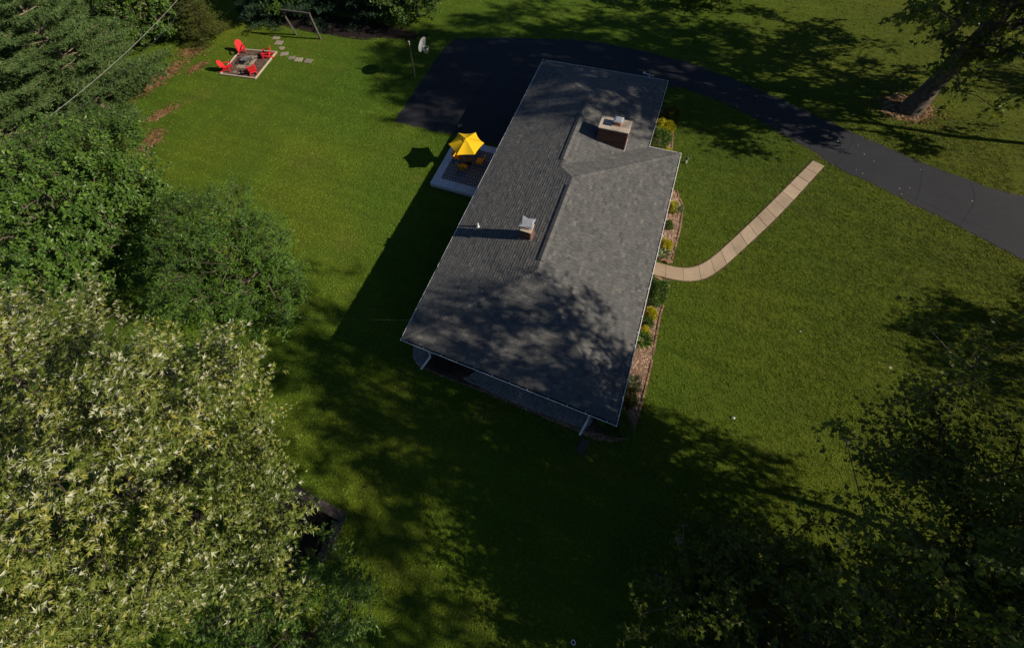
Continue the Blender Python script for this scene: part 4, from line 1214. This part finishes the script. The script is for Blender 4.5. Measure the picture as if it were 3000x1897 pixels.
def pine(name, label, base, zt, rad, mat, seed, zb=.8, whorls=16, per=6, tuft=.16, needles=9, trunk_r=.22, sub=9, bark='barkpale', density=1.0, flat=.25, rpow=.8, group=None):
    rg = np.random.default_rng(seed)
    root = tag(empty(name, (base[0], base[1], 0)), label, 'tree', group)
    tr = MB(); pts = [(rg.normal(0, .05), rg.normal(0, .05), zt * i / 10) for i in range(11)]
    pts[0] = (0, 0, -.1)
    tr.tube(pts, [trunk_r * (1.25 if i == 0 else 1) * (1.02 - i / 10.2) for i in range(11)], 9)
    TP, TD = [], []
    for w in range(whorls):
        u = (w + .5) / whorls
        z = zb + (zt - zb) * u ** 1.05
        ln0 = rad * (1 - u) ** rpow + .25
        for b in range(per):
            a = 2 * math.pi * (b + rg.uniform(-.35, .35)) / per + w * 1.3
            ln = ln0 * rg.uniform(.72, 1.12); el = rg.uniform(-.12, .18) + .35 * u
            d = np.array([math.cos(a) * math.cos(el), math.sin(a) * math.cos(el), math.sin(el)])
            side = np.array([-math.sin(a), math.cos(a), 0])
            p0 = np.array([0, 0, z]); bp = []
            for k in range(5):
                s = k / 4
                bp.append(p0 + d * ln * s + np.array([0, 0, .10 * ln * s * s - .06 * ln * s]))
            tr.tube([tuple(q) for q in bp], [max(.012, .035 * ln / 3 * (1 - .8 * k / 4)) for k in range(5)], 5, cap=False)
            ns = max(3, int(sub * ln / 2.2))
            for k in range(ns):
                s = .22 + .80 * (k + rg.uniform(0, 1)) / ns
                q = p0 + d * ln * min(s, 1) + np.array([0, 0, .10 * ln * s * s - .06 * ln * s])
                for sg in (-1, 1):
                    sl_ = ln * .34 * (1.15 - s * .75) * rg.uniform(.6, 1.2)
                    sd_ = side * sg * rg.uniform(.6, 1.0) + d * rg.uniform(.4, .9) + np.array([0, 0, rg.uniform(-.1, .22)])
                    sd_ /= np.linalg.norm(sd_)
                    nt_ = max(2, int(density * sl_ / (tuft * .62)))
                    for j in range(nt_):
                        v_ = (j + .6) / nt_
                        TP.append(q + sd_ * sl_ * v_ + rg.normal(0, tuft * .22, 3)); TD.append(sd_ + rg.normal(0, .25, 3))
                        if rg.random() < .55:
                            TP.append(q + sd_ * sl_ * v_ + side * rg.normal(0, tuft * .9) + np.array([0, 0, rg.normal(0, .05)])); TD.append(sd_ + rg.normal(0, .4, 3))
    tr.build('trunk', M[bark], root, smooth=True)
    TP = np.array(TP); TD = norm(np.array(TD)); n = len(TP)
    P = np.repeat(TP, needles, 0); D_ = np.repeat(TD, needles, 0); m = n * needles
    A = norm(D_ * .8 + rg.normal(0, .55, (m, 3)) + np.array([0, 0, flat]))
    ln = tuft * rg.uniform(.7, 1.25, m)
    w = norm(np.cross(A, rg.normal(0, 1, (m, 3)))) * (tuft * .10)
    V = np.stack([P - w, P + w, P + A * ln[:, None]], 1).reshape(-1, 3)
    F = np.arange(m * 3).reshape(-1, 3)
    tone = np.repeat(np.clip(rg.normal(.45, .2, n), 0, 1), needles * 3)
    mesh_np('crown', V, F, M[mat], root, tone)
    return root
def shrub(name, label, x, y, rx, ry, h, n, lsize, mat, seed, leaf=LEAF, cat='shrub', upw=.4, z0=.02, group=None, dome=True):
    rg = np.random.default_rng(seed); n = int(n * 1.5); lsize *= 1.25
    root = tag(empty(name, (x, y, z0)), label, cat, group)
    a = rg.uniform(0, 6.283, n); cz = rg.uniform(0.0, 1.0, n); u = rg.uniform(.55, 1.0, n) ** .6
    ph = rg.uniform(0, 6.28, 4)
    k = 1 + .10 * np.sin(3 * a + ph[0] + 2 * cz) + .08 * np.sin(5 * a + ph[1] - 4 * cz) + .06 * np.sin(9 * a + ph[2] + 6 * cz)
    rr = np.sqrt(np.clip(1 - cz ** 2, 0, 1)) * u * k
    nrm = np.column_stack([np.cos(a) * np.sqrt(1 - cz ** 2), np.sin(a) * np.sqrt(1 - cz ** 2), cz])
    P = np.column_stack([rx * rr * np.cos(a), ry * rr * np.sin(a), h * (.08 + .92 * cz * u * k)])
    A = norm(nrm + rg.normal(0, .6, (n, 3)) + np.array([0, 0, upw]))
    Nn = nrm + rg.normal(0, .6, (n, 3)) + np.array([0, 0, .6])
    V, F, ti = leaves_mesh(P, A, Nn, lsize * rg.uniform(.6, 1.3, n), leaf, np.clip(rg.normal(.5, .22, n), 0, 1))
    mesh_np('foliage', V, F, M[mat], root, ti)
    mb = MB()
    for k_ in range(7):
        a_r = rg.uniform(0, 6.28); e = rg.uniform(.3, .75)
        mb.tube([(0, 0, -.02), (rx * e * .5 * math.cos(a_r), ry * e * .5 * math.sin(a_r), h * .4), (rx * e * math.cos(a_r), ry * e * math.sin(a_r), h * .75)], [.02, .013, .006], 5)
    mb.build('stems', M['bark'], root)
    return root
def hosta(name, label, x, y, r, h, n, seed, mat='l_hosta', lsize=.24):
    rg = np.random.default_rng(seed)
    root = tag(empty(name, (x, y, .02)), label, 'plant', 'leafy perennials in the side beds')
    a = rg.uniform(0, 6.283, n); e = rg.uniform(.15, 1.2, n); rr = r * rg.uniform(.1, .7, n)
    A = np.column_stack([np.cos(a) * np.cos(e), np.sin(a) * np.cos(e), np.sin(e) * .7])
    P = np.column_stack([rr * np.cos(a), rr * np.sin(a), h * rg.uniform(.2, .9, n)])
    Nn = np.column_stack([-np.cos(a) * .5, -np.sin(a) * .5, np.ones(n)]) + rg.normal(0, .25, (n, 3))
    V, F, ti = leaves_mesh(P, A, Nn, lsize * rg.uniform(.6, 1.2, n), LONG, rg.random(n))
    mesh_np('leaves', V, F, M[mat], root, ti)
    st = MB()
    for k in range(6): st.tube([(0, 0, -.02), (r * .4 * math.cos(k), r * .4 * math.sin(k), h * .5)], .008, 4)
    st.build('stems', M['l_hosta'], root)

# --- shrubs in the beds
shrub('round_shrub', 'olive green mounded shrub at the far end of the upper bed, half in shade', 9.0, 21.85, .62, .62, .75, 2600, .07, 'l_cedar', 41)
shrub('golden_shrub', 'bright yellow green shrub beside the clipped dark ball in the upper bed', 8.75, 20.55, .72, .70, .75, 3000, .075, 'l_gold', 42)
shrub('round_shrub', 'dark clipped round shrub in the corner beside the house step', 8.72, 19.35, .74, .82, 1.0, 5200, .055, 'l_yew', 43)
shrub('golden_shrub', 'small yellow green shrub at the bed corner nearest the house step', 9.35, 18.5, .34, .42, .4, 1100, .06, 'l_gold', 44)
hosta('leafy_plant', 'low green plant in the angle of the house step', 9.0, 18.1, .35, .3, 120, 45, 'l_mid2', .16)
shrub('golden_shrub', 'small yellow shrub peeping past the gutter at the top of the middle bed', 10.42, 14.2, .26, .42, .45, 900, .06, 'l_gold', 46)
hosta('leafy_plant', 'grey green leafy plant beside a brown rock at the top of the middle bed', 10.72, 14.15, .36, .35, 170, 47, 'l_hosta', .2)
shrub('dwarf_shrub', 'small dark green shrub halfway along the middle bed', 10.42, 12.85, .26, .30, .35, 800, .055, 'l_yew', 48)
shrub('golden_shrub', 'yellow mound in the middle bed, just above the walk', 10.5, 11.35, .36, .42, .5, 1300, .06, 'l_gold', 49)
hosta('leafy_plant', 'pale variegated plant between the yellow mound and the walk', 10.5, 10.78, .38, .36, 190, 50, 'l_hosta', .2)
shrub('block_shrub', 'large dark green clipped shrub just below the walk', 10.58, 8.2, .56, .80, 1.0, 5200, .06, 'l_yew', 51)
shrub('golden_shrub', 'yellow green shrub below the big clipped shrub', 10.52, 6.95, .34, .32, .45, 1000, .06, 'l_gold', 52)
shrub('dwarf_shrub', 'small green mound touching the yellow shrub in the lower bed', 10.48, 6.45, .30, .28, .35, 800, .055, 'l_mid2', 53)
hosta('leafy_plant', 'broad leafy plant with yellow tipped leaves in the lower bed', 10.45, 5.3, .48, .5, 260, 54, 'l_mid2', .24)
shrub('golden_shrub', 'few yellow stems behind the broad leafy plant in the lower bed', 10.45, 5.85, .24, .26, .5, 500, .06, 'l_gold', 55)
hosta('leafy_plant', 'pale grassy clump half shaded near the lower end of the side bed', 10.5, 3.1, .34, .35, 150, 56, 'l_hosta', .2)
shrub('golden_shrub', 'dull yellow green shrub under the gutter near the front corner', 10.48, 2.3, .3, .5, .5, 1100, .06, 'l_cedar', 57)
shrub('corner_shrub', 'very dark shrub wrapped round the front corner of the house', 10.15, .95, .72, .62, 1.0, 4200, .06, 'l_yew', 58)
pt = np.random.default_rng(3); n_ = 90
aa = pt.uniform(0, 6.28, n_); P_ = np.column_stack([.1 * np.cos(aa), .1 * np.sin(aa), pt.uniform(.24, .42, n_)])
V, F, ti = leaves_mesh(P_, np.column_stack([np.cos(aa), np.sin(aa), pt.uniform(0, 1, n_)]), np.array([0, 0, 1.]) + pt.normal(0, .5, (n_, 3)), np.full(n_, .06), LEAF, pt.uniform(.6, 1, n_))
mesh_np('flowers', V, F, M['drygrass'], pot, ti)

# --- trees
def sunlit_bed(T):
    dx = T[:, 0] - 8.9
    y_, z_ = T[:, 1] - dx * .0875, T[:, 2] - dx * .6009
    return ~((np.abs(z_ - .6) < 2.1) & (y_ > 17.2) & (y_ < 21.3))
deciduous('silver_maple', 'tall silver maple with pale flickering leaves filling the lower left', (-5.4, -10.1), 3.5, 17.0, 5.9, 960, 12, 11, MAPLE, .20, 'l_maple', 'barkdark', 101, .24, shoot_len=.95, up=.5, tilt=.42, flip=.19, prof=BROADTOP, lump=.34, shell=.42, lean=(.4, .3), gap=-.18, droop=.15)
deciduous('round_tree', 'round dark green tree standing out onto the lawn beside the silver maple', (-10.4, .1), 1.2, 7.2, 4.1, 460, 7, 11, LONG, .19, 'l_mid2', 'bark', 102, .2, shoot_len=.6, up=.3, tilt=.5, prof=ROUND, lump=.27, shell=.38)
deciduous('broad_leaf_tree', 'large broad leaved tree at the left edge between the pines and the maple', (-21.9, -.9), 1.0, 8.4, 6.4, 680, 7, 10, LEAF, .25, 'l_mid', 'bark', 103, .3, shoot_len=.72, up=.35, tilt=.55, prof=ROUND, lump=.2, shell=.36)
deciduous('understorey_tree', 'small shaded tree below the silver maple at the bottom edge', (1.2, -11.4), .6, 4.6, 3.2, 170, 6, 10, MAPLE, .20, 'l_mid', 'bark', 104, .1, shoot_len=.7, up=.4, tilt=.6, prof=ROUND, lump=.2)
pine('white_pine', 'soft blue green pine nearest the lawn, behind the overhead cables', (-33.6, 9.8), 13.0, 6.2, 'l_pine', 201, zb=.7, whorls=17, per=7, tuft=.27, needles=6, sub=8, rpow=.62)
pine('white_pine', 'soft blue green pine at the left edge, behind the broad leaved tree', (-37.0, 3.4), 12.0, 6.0, 'l_pine', 202, zb=.8, whorls=15, per=7, tuft=.29, needles=6, sub=7, rpow=.62)
pine('white_pine', 'pale pine at the top left corner of the view', (-43.0, 16.5), 13.0, 6.6, 'l_pine', 203, zb=.8, whorls=15, per=7, tuft=.32, needles=6, sub=7, rpow=.62)
pine('white_pine', 'pine in the top left, back between two other pines', (-51.0, 9.0), 13.0, 7.0, 'l_pine', 204, zb=.8, whorls=13, per=7, tuft=.36, needles=6, sub=6, rpow=.62)
deciduous('hedge_tree', 'fresh green leafy tree behind the brown needle litter near the red chairs', (-36.0, 20.6), .8, 7.4, 4.2, 320, 6, 10, LEAF, .26, 'l_mid', 'barkpale', 105, .22, shoot_len=.75, up=.35, prof=ROUND, lump=.25)
deciduous('hedge_tree', 'tall leafy tree at the very top edge left of the swing', (-41.0, 27.5), 1.0, 9.5, 5.0, 260, 6, 9, LEAF, .32, 'l_mid2', 'bark', 106, .25, shoot_len=.9, up=.3, prof=ROUND, lump=.25)
pine('brown_cedar', 'brownish green cedar just behind the red chairs', (-31.6, 20.9), 4.4, 2.2, 'l_cedar', 205, zb=.15, whorls=13, per=9, tuft=.18, needles=6, sub=9, bark='bark', flat=.5, trunk_r=.12, density=.8)
pine('dark_spruce', 'dark spruce between the cedar and the swing frame', (-27.6, 25.8), 7.5, 3.0, 'l_spruce', 206, zb=.15, whorls=15, per=8, tuft=.24, needles=6, sub=7, bark='bark')
pine('dark_spruce', 'dark spruce directly behind the timber swing frame', (-22.8, 27.4), 8.0, 3.2, 'l_spruce', 207, zb=.2, whorls=15, per=8, tuft=.24, needles=6, sub=7, bark='bark')
pine('dark_spruce', 'dark spruce to the right of the timber swing frame', (-17.6, 28.4), 8.0, 3.3, 'l_spruce', 208, zb=.2, whorls=15, per=8, tuft=.24, needles=6, sub=7, bark='bark')
deciduous('hedge_tree', 'shaded leafy tree low between the cedar and the swing frame', (-25.0, 27.2), .5, 4.6, 2.6, 150, 6, 10, LEAF, .26, 'l_mid', 'bark', 107, .12, shoot_len=.6, prof=ROUND)
deciduous('pale_tree', 'small tree with pale glinting leaves at the top edge above the hoop', (-13.4, 28.9), .9, 7.2, 3.1, 260, 6, 10, LEAF, .24, 'l_mid', 'bark', 108, .18, shoot_len=.65, flip=.15, prof=ROUND)
deciduous('far_tree', 'dark low tree cut by the top edge above the house', (9.8, 38.0), .3, 6.0, 3.2, 200, 6, 10, LEAF, .26, 'l_dark', 'bark', 109, .2, shoot_len=.7, prof=ROUND)
deciduous('shade_tree', 'big thick trunked shade tree at the top right beside the driveway', (22.6, 26.9), 4.0, 24.0, 9.0, 1050, 7, 10, OAK, .30, 'l_dark', 'bark', 110, .47, centre=(26.4, 28.6), shoot_len=1.0, prof=BROADTOP, lump=.3, lean=(2.2, 1.8), shell=.55, trunk_frac=.5, gap=-.25, cull=lambda T: ((T[:, 2] > 7.5) | (T[:, 0] > 20.8)) & sunlit_bed(T))
deciduous('shade_tree', 'very tall tree beyond the right edge whose shade reaches the parking pad', (34.5, 26.0), 15.0, 28.0, 8.2, 760, 7, 10, OAK, .31, 'l_dark', 'bark', 119, .16, shoot_len=1.0, prof=ROUND, lump=.3, shell=.55, gap=-.3, cull=sunlit_bed)
deciduous('edge_tree', 'tree beyond the right edge whose shade falls beside the big trunk', (42.5, 33.0), 2.0, 9.0, 4.2, 120, 6, 10, OAK, .3, 'l_dark', 'bark', 111, .3, shoot_len=.9)
deciduous('oak_tree', 'dark tree on the lower right lawn, spiky leafy edge towards the house', (20.5, -1.2), 4.4, 14.0, 4.8, 560, 9, 10, OAK, .18, 'l_dark', 'bark', 112, .15, centre=(19.8, -0.3), shoot_len=.9, prof=ROUND, lump=.36, up=.15, shell=.6, gap=-.22, gap_z=8.5, cull=lambda T: (T[:, 1] < 2.6 + np.maximum(0, T[:, 2] - 7) * .6) & ((T[:, 0] > 16.9) | (T[:, 2] > 8.5)))
deciduous('oak_tree', 'tall dark tree at the right edge of the lower lawn', (25.4, 1.4), 7.0, 21.0, 5.2, 560, 9, 10, OAK, .19, 'l_dark', 'bark', 113, .11, centre=(24.6, 1.8), shoot_len=.9, prof=ROUND, lump=.32, up=.2, shell=.6, gap=-.15, gap_z=9.5, cull=lambda T: T[:, 1] < np.minimum(6.8, 3.2 + np.maximum(0, T[:, 2] - 8) * .7))
deciduous('low_tree', 'low tree beyond the right edge whose shade falls on the lower lawn', (33.5, 11.6), 1.6, 6.4, 3.4, 150, 6, 10, OAK, .22, 'l_dark', 'bark', 118, .18, shoot_len=.85, prof=ROUND, lump=.3, up=.3)
deciduous('oak_tree', 'shaded tree at the bottom edge right of centre, with dead twigs', (16.2, -4.6), .8, 5.8, 3.7, 330, 7, 10, OAK, .18, 'l_dark', 'bark', 114, .18, shoot_len=.7, prof=ROUND, lump=.32)
deciduous('oak_tree', 'tree in the bottom right corner', (22.6, -3.6), 1.2, 9.0, 4.4, 380, 7, 10, OAK, .19, 'l_dark', 'bark', 115, .24, shoot_len=.85, prof=OVAL, lump=.32, gap=-.3)
deciduous('oak_tree', 'tall tree off the lower right whose shade covers the front lawn', (30.0, -5.0), 5.0, 25.0, 7.2, 720, 8, 9, OAK, .25, 'l_dark', 'bark', 116, .16, shoot_len=.95, prof=BROADTOP, lump=.35, shell=.6, gap=.12)
deciduous('oak_tree', 'tall tree off the bottom edge that shades the lowest lawn', (28.5, -16.5), 3.0, 18.5, 6.8, 560, 8, 9, OAK, .24, 'l_dark', 'bark', 117, .18, shoot_len=.95, prof=BROADTOP, lump=.35, shell=.6, gap=-.05)
# dead branches
rg_ = random.Random(21)
def dead(x, y, z0, h, seed, label):
    rg = random.Random(seed); mb = MB()
    def br(p, d, ln, r, depth):
        q = p + d * ln
        mb.tube([p, p + d * ln * .5 + Vector((rg.uniform(-.05, .05), rg.uniform(-.05, .05), 0)), q], [r, r * .8, r * .55], 5)
        if depth:
            for k in range(3):
                s = rg.uniform(.4, 1)
                dd = (d + Vector((rg.uniform(-.9, .9), rg.uniform(-.9, .9), rg.uniform(-.2, .6)))).normalized()
                br(p + d * ln * s, dd, ln * rg.uniform(.4, .65), r * .5, depth - 1)
    br(Vector((0, 0, z0)), Vector((-.35, .5, 1)).normalized(), h, .016, 3)
    tag(mb.build('dead_branch', M['deadwood'], loc=(x, y, 0)), label, 'branch')
dead(17.4, -2.0, 3.2, 1.2, 5, 'bare grey dead branch sticking up between the two lower right trees')
dead(13.2, -3.2, 2.0, .9, 6, 'small bare grey twig at the left of the shaded bottom tree')

# leaves dropped on the asphalt and lawn
lm_ = MB().add([(-.06, 0, .004), (0, -.045, .012), (.07, 0, .006), (0, .045, .016), (0, 0, .02)], [(0, 1, 4), (1, 2, 4), (2, 3, 4), (3, 0, 4)], .8).mesh('fallen_leaf', M['drygrass'])
for i, (x, y) in enumerate([(17.35, 23.55), (16.45, 22.46), (18.7, 22.68), (19.75, 22.65), (19.19, 21.8), (20.06, 21.97), (20.54, 21.54), (19.64, 20.52), (19.95, 20.32), (22.8, 21.58), (22.19, 19.92), (21.7, 19.71), (21.78, 19.31), (25.0, 19.89), (18.93, 22.12)]):
    o = place('fallen_leaf', lm_, None, loc=(x, y, .024), rz=random.uniform(0, 6.28))
    s = random.uniform(.45, .85); o.scale = (s, s, 1)
    tag(o, 'pale fallen leaf lying on the sunlit black driveway', 'leaf', 'fallen leaves on the driveway')

# ------------------------------------------------------------------ grass
rg = np.random.default_rng(77)
def visible_region(n, xr, yr):
    return np.column_stack([rg.uniform(*xr, n), rg.uniform(*yr, n)])
camxy = np.array([8.0, -7.3])
pts = np.vstack([visible_region(150000, (-16, 27), (-13, 27)), visible_region(90000, (-36, 34), (5, 45))])
k = np.zeros(len(pts), bool)
big_excl = [grow(drive_w, -.05), grow(walk_poly, -.025), bed_a, bed_b, bed_c, fp, [(.1, .9), (9.6, .9), (9.6, 16), (8.2, 16), (8.2, 22), (.1, 22)], [(-3.95, 11.1), (.5, 11.1), (.5, 15.44), (-3.95, 15.44)], [(-2.6, -10.4), (.6, -10.4), (.6, -7.2), (-2.6, -7.2)], ring,
            blob(-31.6, 14.6, .45, 2.0, -.15, 20, .2, 3), blob(-28.0, 11.0, .3, .8, -.5, 20, .2, 4), blob(-29.3, 16.7, .25, .55, -.35, 20, .2, 5), blob(-21.5, 25.6, 8.6, 1.4, .02, 20, .1, 8)]
for e in big_excl: k |= inside(e, pts[:, 0], pts[:, 1])
pts = pts[~k]
n_ = len(pts)
gme = bpy.data.meshes.new('lawn_grass')
gme.vertices.add(n_)
gme.vertices.foreach_set('co', np.column_stack([pts, np.full(n_, .0)]).astype(np.float32).ravel())
at_ = gme.attributes.new('grot', 'FLOAT', 'POINT'); at_.data.foreach_set('value', rg.uniform(0, 6.28, n_).astype(np.float32))
at_ = gme.attributes.new('gscl', 'FLOAT', 'POINT'); at_.data.foreach_set('value', rg.uniform(.6, 1.3, n_).astype(np.float32))
gob = link(bpy.data.objects.new('lawn_grass', gme))
stuff(gob)
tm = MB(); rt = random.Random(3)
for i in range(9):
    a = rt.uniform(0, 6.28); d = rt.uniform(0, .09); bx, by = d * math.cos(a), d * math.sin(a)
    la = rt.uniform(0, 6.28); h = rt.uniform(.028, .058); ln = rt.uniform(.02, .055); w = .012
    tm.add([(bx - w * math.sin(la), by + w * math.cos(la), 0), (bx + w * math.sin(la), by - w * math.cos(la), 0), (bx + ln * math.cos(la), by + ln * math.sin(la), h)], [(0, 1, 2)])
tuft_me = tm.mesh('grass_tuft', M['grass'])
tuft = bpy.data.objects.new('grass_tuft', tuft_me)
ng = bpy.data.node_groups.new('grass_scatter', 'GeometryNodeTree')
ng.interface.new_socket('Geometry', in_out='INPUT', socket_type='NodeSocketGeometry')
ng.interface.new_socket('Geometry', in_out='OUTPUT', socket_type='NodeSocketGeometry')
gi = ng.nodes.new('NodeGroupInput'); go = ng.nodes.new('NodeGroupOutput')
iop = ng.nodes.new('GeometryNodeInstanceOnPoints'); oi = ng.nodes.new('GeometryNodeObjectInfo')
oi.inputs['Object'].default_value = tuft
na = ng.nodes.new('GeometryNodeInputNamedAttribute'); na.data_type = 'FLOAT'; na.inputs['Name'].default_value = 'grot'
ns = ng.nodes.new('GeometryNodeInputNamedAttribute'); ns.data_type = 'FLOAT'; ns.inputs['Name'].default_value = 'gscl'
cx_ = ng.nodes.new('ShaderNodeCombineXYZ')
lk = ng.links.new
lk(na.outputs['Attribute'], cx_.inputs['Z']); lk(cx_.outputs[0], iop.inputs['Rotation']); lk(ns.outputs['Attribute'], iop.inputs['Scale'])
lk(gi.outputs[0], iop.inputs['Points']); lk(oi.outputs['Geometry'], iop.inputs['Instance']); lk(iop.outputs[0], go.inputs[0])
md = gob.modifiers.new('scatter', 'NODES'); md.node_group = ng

print('OBJECTS', len(scene.objects), 'TRIS', sum(sum(len(p.vertices) - 2 for p in o.data.polygons) if len(o.data.polygons) < 5000 else len(o.data.loops) - 2 * len(o.data.polygons) for o in scene.objects if o.type == 'MESH'))
